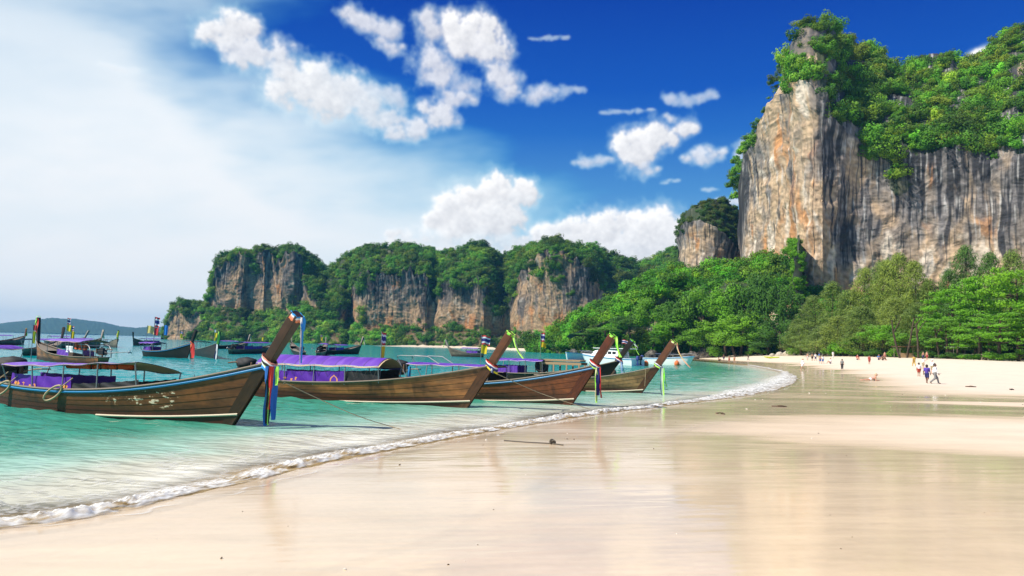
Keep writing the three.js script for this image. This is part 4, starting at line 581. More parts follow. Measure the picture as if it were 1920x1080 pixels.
// rope loops hung over the nearest boat's side as fenders
for (const [t, lab] of [[0.028, 'rope loop fender at the very stern of the nearest boat'], [0.118, 'rope loop fender by the left end of the purple cloth'], [0.385, 'rope loop fender hung amidships on the nearest boat']]) {
  const p = boat1.pt(t, 1, 1), g = thing('rope_fender', lab, 'rope fender', boat1.world(V(p.x, p.y + 0.05, p.z + 0.06)), boat1.root.rotation.y);
  const pts = []; for (let i = 0; i <= 22; i++) { const a = i / 22 * 2 * Math.PI; pts.push(V(-0.34 + 0.40 * Math.cos(a) * 0.95 - 0.16 * Math.sin(a), -0.16 + 0.36 * Math.cos(a) * 0.7 + 0.26 * Math.sin(a) * 0.25, 0.03 + 0.05 * Math.sin(a))); }
  mesh('loop', tube(pts, 0.036, 44, 7), M.rope, g); mesh('lashing', tube([[0, 0.02, 0.03], [0.18, 0.18, -0.05], [0.36, 0.36, -0.16]], 0.018, 8, 5), M.rope, g);
}
// life jackets under the nearest canopy
{
  const r = rng(8), words = ['leftmost', 'second', 'third', 'fourth', 'fifth', 'sixth', 'seventh', 'rightmost'], gm = [0, 1].map((k) => rough(new RoundedBoxGeometry(0.5, 0.16, 0.36, 3, 0.07), 0.05, 5, k * 3));
  for (let k = 0; k < 8; k++) { const t = lerp(0.34, 0.56, k / 7), p = boat1.pt(t, 1, 1), g = thing('life_jacket', `orange life jacket stowed under the nearest canopy, ${words[k]} in the row`, 'life jacket', boat1.world(V(p.x, 1.50 + 0.06 * k / 7, 0.12 + 0.4 * r())), boat1.root.rotation.y + r() - 0.5, 'life jackets under the nearest canopy'); mesh('vest', gm[k % 2], M.orange, g); mesh('strap', box(0.54, 0.17, 0.04, 0, 0, 0.02, 0.01), M.black, g); }
}
// engine and gear at the stern of the nearest boat
engine(Object.assign(boat1, { engine: { t: 0.02, cover: 1, label: 'big black engine bound with rope at the far left', shaft: 2.6, lift: -0.1, turn: 0.5 } }));
// mooring lines
const line = (name, label, pts, r = 0.014, mat = M.rope) => tag(mesh(name, tube(pts, r, 60, 5), mat), label, 'rope');
{ const a = boat1.world(V(boat1.stemX(1.6) + 0.05, 1.55, 0)), b = onLevel(762, 808, -0.05); line('mooring_rope', 'rope running from the nearest prow down into the shallows', [a, a.clone().lerp(b, 0.33).add(V(0, -0.10, 0)), a.clone().lerp(b, 0.66).add(V(0, -0.14, 0)), b], 0.013); }
{ const a = boat2.world(V(boat2.stemX(1.5) + 0.05, 1.5, 0)), b = onLevel(1108, 768, -0.03); line('mooring_rope', 'pale rope crossing before the russet hull from the mottled boat', [a, a.clone().lerp(b, 0.5).add(V(0, -0.12, 0)), b], 0.015); }
{ const a = boat4.world(V(boat4.stemX(1.3) - 0.55, 1.45, 0.35)), b = boat4.world(V(boat4.stemX(0.5) - 0.1, 0.45, 0.16)); line('mooring_rope', 'short rope over the bow of the weathered pale boat', [a, a.clone().lerp(b, 0.5).add(V(0, 0.02, 0.05)), b], 0.015); }
// flags on the near boats
flag('Red, white and blue striped flag over a yellow one on the mottled boat', boat2.world(V(boat2.pt(0.60, 1, 1).x, 1.0, -0.5)), 2.05, [[THAI, 0.30, 0.55], [YELLOW, 0.30, 0.55]], { turn: 1.1 });
{ const p = sea(900, 718); flag('large striped red, white and blue flag over a yellow one left of the second prow', V(p.x, 0.5, p.z), 2.75, [[THAI, 0.62, 0.62], [YELLOW, 0.42, 0.55]], { turn: 0.1 }); }
{ const p = sea(1012, 719); flag('small striped flag and square yellow flag on a bare pole above the bench frame', V(p.x, 0.6, p.z), 2.95, [[THAI, 0.30, 0.62], [YELLOW, 0.40, 0.32]], { turn: 0.2 }); }
// ---------- boats farther out ----------
const far = (o) => longtail(Object.assign({ beam: 1.9 }, o));
const G = 'boats moored farther out';
// left group
const bL = far({ detail: 1, bow: sea(-230, 722), stern: sea(26, 708), near: -1, hull: 'dark', post: 'dark', trim: M.blue, label: 'dark blue-rimmed boat cut off by the left edge, stern towards the nearest boat', canopy: { t0: 0.08, t1: 0.7, top: 1.7, arch: 0.16, poles: 4, lining: 1 } });
const bowUp = far({ detail: 1, bow: sea(70, 674), stern: sea(192, 687), near: -1, hull: 'mottled', post: 'dark', beam: 2.3, tip: 4.0, postDeep: 0.5, rake: 0.22, freeboard: 0.55, bowHeight: 1.75, label: 'broad pale boat seen from its stern, tall dark prow rising behind, left', canopy: { t0: 0.12, t1: 0.62, top: 1.95, arch: 0.18, poles: 4, mat: M.purpleWornSheen, lining: 1 }, sideCloth: [[0.35, 0.7, M.purple, 0.5]], engine: { t: 0.02, label: 'engine with its shaft raised on the broad pale boat', shaft: 3.0, lift: 0.55, turn: 0.4 } });
tipGarland(bowUp, 'green and yellow ribbons on the tall dark prow at the left', [CL.lime], [[CL.lime, 0.22, 1.1, -0.35, 0.2, -0.5, 0.6], [CL.cream, 0.12, 1.3, -0.35, 0.1, -0.4], [CL.red, 0.14, 1.5, -0.5, 0.1, -1.0]]);
{ // hoop and jackets on the broad boat
  const p = bowUp.pt(0.06, 1, 1), g = thing('stern_hoop', 'bent steel hoop over the stern of the broad pale boat', 'frame', bowUp.world(V(p.x, p.y, 0)), bowUp.root.rotation.y); for (const z of [0.8, -0.8]) mesh('hoop', tube([[-0.4, 0, z], [-0.3, 0.6, z], [0.2, 0.95, z], [2.8, 1.05, z]], 0.045, 16, 6), M.steel, g); mesh('crossbar', rod([0.2, 0.95, -0.8], [0.2, 0.95, 0.8], 0.04), M.steel, g);
  for (let k = 0; k < 3; k++) { const q = bowUp.pt(0.14 + k * 0.05, 1, 1), j = thing('life_jacket', ['orange life jacket hung at the very stern of the broad pale boat', 'orange life jacket hung in the middle under the canopy of the broad pale boat', 'orange life jacket hung farthest forward on the broad pale boat'][k], 'life jacket', bowUp.world(V(q.x, 1.55, q.z * -0.7)), bowUp.root.rotation.y); mesh('vest', rough(new RoundedBoxGeometry(0.5, 0.6, 0.22, 3, 0.08), 0.05, 4, k), M.orange, j); mesh('strap', box(0.52, 0.06, 0.24, 0, -0.08, 0), M.black, j); }
  const bx = thing('slatted_crate', 'white slatted crate leaning in the broad pale boat', 'crate', bowUp.world(V(bowUp.pt(0.3, 1, 1).x, 1.25, -0.95)), bowUp.root.rotation.y + 0.2); for (let k = 0; k < 5; k++) mesh('slat', box(0.16, 0.42, 0.04, -0.4 + k * 0.2, 0, 0), M.white, bx); mesh('rail', box(1.1, 0.12, 0.06, 0, 0.24, 0), M.white, bx); mesh('rail', box(1.1, 0.10, 0.06, 0, -0.2, 0), M.white, bx);
}
const list = [
  [[44, 646], [-40, 648], 'gray', 'warm', 0, 'pale small boat with yellow ribbon prow at the far left edge', { t0: 0.1, t1: 0.6, top: 1.9, mat: M.purpleWornSheen }, [CL.yellow, CL.lime]],
  [[112, 662], [48, 667], 'gray', 'dark', 0, 'boat with a worn purple canopy tucked behind the broad pale boat', { t0: 0.1, t1: 0.7, top: 1.8, mat: M.purpleWornSheen }, null],
  [[250, 648], [300, 646], 'dark', 'dark', 0, 'distant small dark boat left of the pale yellow flag', { t0: 0.1, t1: 0.7, top: 1.7, mat: M.purple }, null],
  [[153, 647], [86, 646], 'gray', 'gray', 0, 'pale boat with a grey prow behind the broad pale boat', { t0: 0.1, t1: 0.6, top: 1.9, mat: M.purpleWornSheen }, null],
  [[186, 652], [112, 653], 'gray', 'gray', 0, 'pale boat with a cream ribbon at the right of the left cluster', { t0: 0.1, t1: 0.7, top: 1.7, mat: M.purpleWornSheen }, [CL.cream]],
  [[219, 652], [197, 648.5], 'gray', 'dark', 0, 'lone dark boat turned bow on, right of the left cluster', { t0: 0.1, t1: 0.6, top: 1.4, mat: M.black }, [CL.lime, CL.yellow]],
  [[351, 672], [272, 668], 'dark', 'dark', 1, 'dark boat with blue rim and orange scarves left of the tall prow', { t0: 0.02, t1: 0.34, top: 1.7, mat: M.purple }, null],
  [[406, 673], [352, 662], 'dark', 'dark', 0, 'black longtail boat with a lime ribbon and a bent prow, bow right', { t0: 0.1, t1: 0.6, top: 1.9, mat: M.tarp }, [CL.lime]],
  [[462, 654], [404, 654], 'dark', 'dark', 0, 'small far boat with a cream ribbon and an orange scarf on its prow', { t0: 0.1, t1: 0.6, top: 1.8, mat: M.purpleWornSheen }, [CL.cream]],
  [[520, 661], [432, 664], 'gray', 'dark', 0, 'far boat with purple canopy and cloth left of the tall prow', { t0: 0.16, t1: 0.68, top: 1.85, mat: M.purple, sc: 1 }, null],
  [[672, 664], [598, 664], 'dark', 'dark', 0, 'far dark boat pointing right above the purple canopy', { t0: 0.3, t1: 0.6, top: 1.75, mat: M.purple }, [CL.cream]],
  [[546, 655], [568, 671], 'dark', 'gray', 0, 'left of two boats showing their sterns right of the tall prow', null, null],
  [[610, 656], [597, 671], 'gray', 'gray', 0, 'right of two boats showing their sterns right of the tall prow', { t0: 0.25, t1: 0.7, top: 1.8, mat: M.purple }, null],
  [[846, 668], [905, 670], 'gray', 'gray', 0, 'far small boat with green ribbon prow pointing left', { t0: 0.12, t1: 0.6, top: 1.75, mat: M.purple }, [CL.green]],
];
const farBoats = list.map(([b, s, hull, post, trim, label, can, ribbons]) => {
  const bow = sea(...b), stern = sea(...s), near = bow.x > stern.x ? 1 : -1;
  const o = far({ bow, stern, near, hull, post, trim: trim ? M.blue : null, label, group: G, rake: 0.5, tip: 3.3, postDeep: 0.38, canopy: can ? { t0: can.t0, t1: can.t1, top: can.top, arch: 0.12, poles: 4, mat: can.mat } : null, sideCloth: can && (can.sc || can.mat === M.purple) ? [[0.05, 0.7, M.purple, 0.5]] : null });
  if (ribbons) tipGarland(o, 'ribbon fluttering on the prow of the ' + label.split(' ').slice(0, 9).join(' '), [ribbons[0]], ribbons.map((m, k) => [m, 0.22, 1.5 - k * 0.3, 0.1, 0.1, 0.25, 1.2]));
  return o;
});
sashes(farBoats[6], 'orange and red scarves on the dark blue-rimmed boat', [CL.orange, CL.red], [[CL.orange, 0.35, 2.0, 0.05, 0.1, 0.5], [CL.red, 0.3, 1.7, 0.2, 0.05, 0.9]]);
sashes(farBoats[7], 'purple and white ribbon at the bow of the black longtail boat', [CL.navy], [[CL.navy, 0.3, 1.9, 0.1, 0.1, 0.1], [CL.white, 0.2, 1.8, 0.2, 0.1, 0.1]]);
for (const [k, lab] of [[11, 'engine on the left of two boats showing their sterns'], [12, 'engine on the right of two boats showing their sterns'], [13, 'engine at the stern of the far boat pointing left'], [9, 'engine of the far boat with purple canopy and cloth'], [10, 'engine of the far dark boat pointing right']]) engine(Object.assign(farBoats[k], { engine: { t: 0.04, cover: k > 12, label: lab, shaft: 2.4, lift: 0.3 } }));
{ const p = sea(276, 668); flag('pale yellow flag with a dark emblem left of the dark blue-rimmed boat', V(p.x - 0.2, 0.7, p.z), 3.2, [[[[0.80, 0.68, 0.22]], 0.9, 0.95]], { turn: 0.1, poleR: 0.03 });
  flag('striped red, white and blue flag over a red one on the dark blue-rimmed boat', V(p.x + 0.7, 0.7, p.z), 4.3, [[THAI, 0.62, 1.25], [RED, 0.55, 0.95]], { turn: 0.1, poleR: 0.05 });
  const q = sea(305, 662); flag('plain sky blue flag beside the striped flag', V(q.x, 0.9, q.z), 3.4, [[SKYBLUE, 0.55, 1.5]], { turn: 0.2, poleR: 0.02 }); }
for (const [x, y, h, l, lab] of [[122, 668, 3.9, [[THAI, 0.35, 0.7], [YELLOW, 0.5, 0.75]], 'small striped flag over a yellow flag, highest above the left cluster'], [131, 664, 3.1, [[THAI, 0.3, 0.6], [YELLOW, 0.4, 0.9]], 'lower striped flag over a yellow flag in the left cluster'], [57, 690, 2.7, [[RED, 0.26, 0.4], [YELLOW, 0.2, 0.9]], 'red rag and hanging yellow flag left of the broad pale boat'], [336, 655, 3.2, [[THAI, 0.6, 0.5], [YELLOW, 0.5, 0.8]], 'distant striped flag over yellow before the grey rock'], [400, 658, 3.6, [[[[0.8, 0.8, 0.8]], 0.3, 0.5], [YELLOW, 0.7, 0.9], [YELLOW, 0.4, 0.6]], 'distant yellow flags above the black longtail boat'], [600, 658, 3.4, [[THAI, 0.4, 0.5], [YELLOW, 0.45, 0.8]], 'distant yellow flag above the two sterns'], [489, 655, 2.4, [[YELLOW, 0.6, 0.8]], 'tiny yellow flag above the far purple canopy']]) { const p = sea(x, y); flag(lab, V(p.x, 0.5, p.z), h, l, { turn: 0.15, poleR: 0.03 }); }
// ---------- white motor boats ----------
function motorboat(label, bow, stern, B, { cabin, seats, engines = 2 }) {
  const dx = bow.x - stern.x, dz = bow.z - stern.z, L = Math.hypot(dx, dz), root = thing('motor_boat', label, 'motor boat', V((bow.x + stern.x) / 2, 0, (bow.z + stern.z) / 2), Math.atan2(-dz, dx));
  const half = (t) => B / 2 * (t < 0.5 ? 1 : Math.sqrt(Math.max(0, 1 - Math.pow((t - 0.5) / 0.5, 2.2)))), deck = (t) => 1.05 + 0.55 * t * t;
  mesh('hull', merged([1, -1].map((s) => gridGeometry(30, 10, (i, j, p) => { const t = i / 29, q = j / 9, y = lerp(-0.3, deck(t), q); p.set(lerp(-L / 2, L / 2 - 1.3 + 1.3 * Math.pow(q, 0.8), t), y, s * half(t) * lerp(0.72, 1, Math.pow(q, 0.6))); }))), M.white, root);
  mesh('deck', gridGeometry(30, 5, (i, j, p) => { const t = i / 29; p.set(lerp(-L / 2, L / 2, t), deck(t) - 0.03, (j / 2 - 1) * half(t)); }), M.white, root);
  mesh('transom', box(0.08, 1.2, B * 0.96, -L / 2 + 0.02, 0.42, 0), M.white, root);
  for (const s of [1, -1]) { mesh('rub_rail', gridGeometry(30, 6, (i, j, p) => { const t = i / 29, a = j / 5 * 6.283; p.set(lerp(-L / 2, L / 2, t), deck(t) - 0.12 + 0.05 * Math.sin(a), s * (half(t) + 0.03 * Math.cos(a) + 0.01)); }), M.blue, root); mesh('bow_rail', tube([0.55, 0.7, 0.85, 0.97].map((t) => V(lerp(-L / 2, L / 2, t), deck(t) + 0.45, s * half(t) * 0.92)), 0.025, 16, 5), M.steel, root); }
  if (cabin) {
    const c = mesh('cabin', gridGeometry(14, 9, (i, j, p) => { const a = i / 13, v = j / 8 * Math.PI, e = Math.pow(Math.sin(v), 0.35); const x0 = -L * 0.26 + 0.1 * e, x1 = L * 0.26 - 1.1 * e; p.set(lerp(x0, x1, a), deck(0.5) - 0.1 + 1.35 * e * (0.9 + 0.1 * Math.sin(a * 3.1)), -Math.cos(v) * B * 0.42); }), M.white, root);
    for (const s of [1, -1]) for (let k = 0; k < 4; k++) mesh('window', box(0.72, 0.42, 0.04, -L * 0.18 + k * 0.92, deck(0.5) + 0.62, s * B * 0.40, 0.03), M.glass, root);
    mesh('windscreen', box(0.05, 0.55, B * 0.7, L * 0.18, deck(0.5) + 0.75, 0, 0.02).rotateZ(0), M.glass, root);
    mesh('roof', box(L * 0.60, 0.10, B * 0.86, -L * 0.10, deck(0.5) + 1.30, 0, 0.05), M.white, root);
    mesh('antenna', merged([rod([-L * 0.1, deck(0.5) + 1.3, 0], [-L * 0.12, deck(0.5) + 2.3, 0], 0.02), rod([-L * 0.05, deck(0.5) + 1.55, -0.4], [-L * 0.05, deck(0.5) + 1.55, 0.4], 0.03)]), M.steel, root);
  }
  if (seats) { for (let k = 0; k < 4; k++) mesh('seat', box(0.55, 0.55, B * 0.8, -L * 0.3 + k * 0.95, 1.25, 0, 0.1), M.tarp, root); mesh('sun_cover', rough(box(2.8, 0.14, B * 0.8, -L * 0.05, 1.78, 0, 0.06), 0.05, 1.4), std(C(0.05, 0.07, 0.13), 0.7), root); }
  const eg = merged([box(0.45, 0.62, 0.40, 0, 0.55, 0, 0.12), box(0.16, 0.8, 0.14, 0, -0.1, 0, 0.04), rod([-0.14, -0.35, 0], [0.14, -0.35, 0], 0.07)]);
  for (let k = 0; k < engines; k++) { const e = thing('outboard_motor', `${['left', 'right', 'middle'][k]} outboard motor on the ${label.split(' ').slice(0, 6).join(' ')}`, 'outboard motor', root.localToWorld(V(-L / 2 - 0.25, 0.6, (k - (engines - 1) / 2) * 0.7)), root.rotation.y); mesh('cowling', eg, k ? M.tarp : std(C(0.04, 0.06, 0.25), 0.5), e); mesh('grip', box(0.3, 0.06, 0.06, 0.3, 0.5, 0), M.black, e); }
  return root;
}
const mb1 = motorboat('white cabin cruiser with dark windows moored behind the dark prow', sea(1092, 681), sea(1196, 686), 3.0, { cabin: 1, engines: 2 });
motorboat('white open motor boat at the right by the rocks', sea(1302, 686), sea(1206, 682), 2.6, { seats: 1, engines: 1 });
motorboat('white motor boat bow on behind the cabin cruiser', sea(1062, 676), sea(1122, 673), 2.6, { seats: 1, engines: 1 });
for (const [x, y, lab] of [[1211, 686, 'orange buoy float behind the cabin cruiser'], [1269, 685, 'orange buoy float by the white open motor boat'], [1147, 706, 'small dark red float between the two prows']]) { const p = sea(x, y), g = thing('buoy', lab, 'buoy', V(p.x, 0.05, p.z)); mesh('float', new THREE.SphereGeometry(0.42, 18, 14).scale(1, 1.25, 1).translate(0, 0.2, 0), lab.startsWith('small') ? M.rust : std(C(0.75, 0.16, 0.03), 0.6), g); mesh('eye', new THREE.TorusGeometry(0.09, 0.03, 6, 12).translate(0, 0.78, 0), M.steel, g); }
{ const p = mb1.localToWorld(V(-2.6, 2.6, 0)); flag('tiny striped flag on the cabin cruiser roof', p, 1.3, [[THAI, 0.9, 0.55]], { turn: 0, poleR: 0.02 }); }
// ---------- trees behind the beach and along the foot of the slope ----------
const bark = (() => { const t = tex(128, 256, (u, v) => { const n = 0.5 * noise(u * 14, v * 6, 3) + 0.5 * fbm(u * 8, v * 14, 5, 3); return [0.30 * (1 + 0.7 * n), 0.25 * (1 + 0.7 * n), 0.19 * (1 + 0.7 * n)]; }); return new THREE.MeshStandardMaterial({ map: t, roughness: 0.95 }); })();
function limb(a, b, r0, r1, bend, r) { const m = a.clone().lerp(b, 0.5).add(V((r() - 0.5) * bend, (r() - 0.3) * bend, (r() - 0.5) * bend)), c = new THREE.QuadraticBezierCurve3(a, m, b), g = new THREE.TubeGeometry(c, 8, 1, 7), p = g.attributes.position; for (let i = 0; i <= 8; i++) { const q = c.getPoint(i / 8), R = lerp(r0, r1, i / 8); for (let j = 0; j <= 7; j++) { const k = i * 8 + j; p.setXYZ(k, q.x + (p.getX(k) - q.x) * R, q.y + (p.getY(k) - q.y) * R, q.z + (p.getZ(k) - q.z) * R); } } return g; }
function treeShape(kind, seed) {
  const r = rng(seed), centres = [], limbs = [], top = V((r() - 0.5) * 1.5, 0, (r() - 0.5) * 1.5);
  if (kind === 'casuarina') {                                 // 20 m: a thin trunk hung with feathery plumes
    const H = 20; limbs.push(limb(V(0, -0.5, 0), V(top.x, H * 0.95, top.z), 0.34, 0.05, 1.2, r));
    for (let k = 0; k < 84; k++) { const t = 0.10 + 0.90 * Math.pow(k / 83, 0.9), a = k * 2.4 + r(), R = 4.2 * Math.pow(1 - t, 0.62) * (0.45 + 0.75 * r()) + 0.25, y = H * t + R * 0.18; centres.push([top.x * t + Math.cos(a) * R, y, top.z * t + Math.sin(a) * R, 0.75 + 0.65 * (1 - t) + 0.35 * r(), 1.0]); if (k % 3 === 0) limbs.push(limb(V(top.x * t, H * t - 0.8, top.z * t), V(top.x * t + Math.cos(a) * R, y, top.z * t + Math.sin(a) * R), 0.09 * (1.2 - t), 0.02, 0.6, r)); }
    return { H, crown: leafCloud(centres, 92, 0.72, seed + 7, { slim: 0.13, droop: 0.55, puff: 0.6, core: V(0, H * 0.3, 0), edge: 0.25 }), limbs };
  }
  if (kind === 'layered') {                                   // 16 m: flat storeys of leaves on long boughs
    const H = 16; limbs.push(limb(V(0, -0.5, 0), V(top.x, H * 0.9, top.z), 0.42, 0.10, 1.6, r));
    for (let k = 0; k < 74; k++) { const y = H * (0.24 + 0.76 * Math.pow(r(), 0.85)), R = 6.8 * Math.sqrt(Math.max(0.04, 1 - Math.pow((y / H - 0.46) / 0.60, 2))), a = k * 2.4 + r(), d = R * Math.sqrt(0.12 + 0.88 * r()), c = V(top.x * y / H + Math.cos(a) * d, y - 0.05 * d, top.z * y / H + Math.sin(a) * d); centres.push([c.x, c.y, c.z, 1.0 + 1.1 * r(), 0.40]); if (k % 4 === 0) limbs.push(limb(V(top.x * y / H, y - 1.4, top.z * y / H), c, 0.11, 0.03, 0.8, r)); }
    return { H, crown: leafCloud(centres, 105, 0.42, seed + 7, { slim: 0.6, puff: 0.55, core: V(0, H * 0.2, 0), edge: 0.2 }), limbs };
  }
  if (kind === 'bush') { const H = 4; for (let k = 0; k < 22; k++) { const a = r() * 6.28, d = 2.3 * Math.sqrt(r()), y = 3.2 * Math.sqrt(Math.max(0.05, 1 - d * d / 6)) * (0.45 + 0.55 * r()); centres.push([Math.cos(a) * d, y, Math.sin(a) * d, 0.6 + 0.45 * r(), 0.8]); } for (let k = 0; k < 5; k++) limbs.push(limb(V(0, -0.3, 0), V((r() - 0.5) * 2.4, 2.2, (r() - 0.5) * 2.4), 0.09, 0.03, 0.4, r)); return { H, crown: leafCloud(centres, 120, 0.26, seed + 7, { puff: 0.6, core: V(0, 0.3, 0) }), limbs }; }
  const H = 13; limbs.push(limb(V(0, -0.5, 0), V(top.x, H * 0.62, top.z), 0.36, 0.16, 1.2, r));   // broad round crown
  for (let k = 0; k < 34; k++) { const z = r() * 1.5 - 0.5, a = r() * 6.28, s = Math.sqrt(Math.max(0.05, 1 - z * z * 0.8)), R = 4.7 * (0.45 + 0.5 * Math.sqrt(r())), c = V(top.x + Math.cos(a) * s * R, H * 0.60 + z * R * 0.98, top.z + Math.sin(a) * s * R); centres.push([c.x, c.y, c.z, 1.1 + 0.9 * r(), 0.72]); if (k % 4 === 0) limbs.push(limb(V(top.x * 0.8, H * 0.5, top.z * 0.8), c, 0.14, 0.03, 0.8, r)); }
  return { H, crown: leafCloud(centres, 135, 0.44, seed + 7, { puff: 0.6, core: V(0, H * 0.35, 0), edge: 0.35 }), limbs };
}
const KINDS = {}; for (const [k, n, s] of [['casuarina', 4, 100], ['layered', 3, 200], ['broad', 4, 300], ['bush', 3, 400]]) KINDS[k] = [...Array(n).keys()].map((i) => { const t = treeShape(k, s + i * 11); t.trunk = merged(t.limbs); t.crown.computeBoundingBox(); t.top = t.crown.boundingBox.max.y; t.half = (t.crown.boundingBox.max.x - t.crown.boundingBox.min.x) / 2; return t; });
const LEAF = { olive: LEAFY(C(0.20, 0.30, 0.045), 0.4), oliveLight: LEAFY(C(0.29, 0.38, 0.055), 0.4), pine: LEAFY(C(0.11, 0.23, 0.035), 0.35), bright: LEAFY(C(0.16, 0.40, 0.012), 0.4), lime: LEAFY(C(0.20, 0.43, 0.014), 0.4), deep: LEAFY(C(0.065, 0.175, 0.014), 0.3), mid: LEAFY(C(0.14, 0.33, 0.014), 0.4) };
const ORD = ['first', 'second', 'third', 'fourth', 'fifth', 'sixth', 'seventh', 'eighth', 'ninth', 'tenth', 'eleventh', 'twelfth', 'thirteenth', 'fourteenth', 'fifteenth', 'sixteenth', 'seventeenth', 'eighteenth', 'nineteenth', 'twentieth', 'twenty-first', 'twenty-second', 'twenty-third', 'twenty-fourth', 'twenty-fifth', 'twenty-sixth'];
// [kind, leaf, px, distance, px height of the top, half width in px]
const PLANT = [
  ['casuarina', 'olive', 1502, 206, 596, 36], ['casuarina', 'olive', 1530, 201, 552, 40], ['casuarina', 'olive', 1560, 198, 524, 40], ['casuarina', 'olive', 1588, 192, 540, 40], ['casuarina', 'oliveLight', 1617, 188, 498, 42], ['casuarina', 'olive', 1648, 184, 486, 40], ['casuarina', 'oliveLight', 1668, 180, 480, 40], ['casuarina', 'oliveLight', 1694, 177, 470, 44], ['casuarina', 'oliveLight', 1722, 173, 484, 44], ['casuarina', 'olive', 1748, 171, 520, 36], ['casuarina', 'pine', 1778, 169, 500, 36], ['casuarina', 'pine', 1806, 169, 455, 42], ['casuarina', 'pine', 1852, 166, 468, 44], ['casuarina', 'olive', 1893, 162, 466, 46], ['casuarina', 'oliveLight', 1574, 184, 590, 44], ['casuarina', 'olive', 1622, 176, 572, 46], ['casuarina', 'oliveLight', 1684, 168, 556, 50], ['casuarina', 'olive', 1728, 162, 566, 42], ['casuarina', 'olive', 1546, 192, 606, 44],
  ['layered', 'bright', 1786, 152, 542, 58], ['layered', 'bright', 1838, 147, 516, 74], ['layered', 'lime', 1910, 141, 500, 74], ['layered', 'bright', 1872, 138, 586, 70], ['layered', 'mid', 1776, 148, 596, 54], ['layered', 'bright', 1965, 138, 530, 70], ['layered', 'deep', 1830, 158, 560, 70],
  ['broad', 'bright', 1650, 168, 606, 46], ['broad', 'mid', 1700, 163, 616, 44], ['broad', 'mid', 1612, 178, 628, 36], ['broad', 'deep', 1745, 158, 622, 40], ['broad', 'deep', 1925, 148, 600, 60],
  ['broad', 'mid', 1226, 252, 556, 38], ['broad', 'deep', 1182, 256, 590, 34], ['broad', 'mid', 1134, 262, 612, 34], ['broad', 'mid', 1092, 268, 624, 28], ['broad', 'deep', 1272, 250, 548, 40], ['broad', 'mid', 1312, 247, 536, 46], ['broad', 'bright', 1360, 244, 528, 48], ['broad', 'deep', 1404, 240, 522, 46], ['broad', 'deep', 1444, 236, 505, 44], ['broad', 'deep', 1472, 230, 530, 36], ['broad', 'bright', 1262, 246, 590, 40], ['broad', 'lime', 1335, 240, 598, 48], ['broad', 'lime', 1388, 236, 580, 50], ['broad', 'mid', 1432, 230, 606, 40], ['broad', 'mid', 1296, 243, 618, 38], ['broad', 'deep', 1466, 222, 596, 38], ['broad', 'mid', 1248, 250, 628, 30], ['broad', 'lime', 1380, 232, 622, 42], ['broad', 'deep', 1440, 226, 634, 34], ['broad', 'deep', 1488, 214, 622, 30],
  ['bush', 'lime', 1492, 208, 650, 18], ['bush', 'bright', 1582, 182, 636, 34], ['bush', 'bright', 1560, 186, 646, 20], ['bush', 'mid', 1340, 238, 648, 20], ['bush', 'mid', 1420, 228, 646, 22], ['bush', 'deep', 1640, 168, 652, 22], ['bush', 'mid', 1690, 158, 652, 26], ['bush', 'deep', 1740, 150, 656, 26], ['bush', 'bright', 1850, 138, 658, 26], ['bush', 'mid', 1880, 136, 662, 24], ['bush', 'bright', 1812, 141, 664, 22], ['bush', 'mid', 1910, 134, 654, 28], ['bush', 'deep', 1780, 146, 660, 24], ['bush', 'mid', 1610, 176, 655, 20],
];
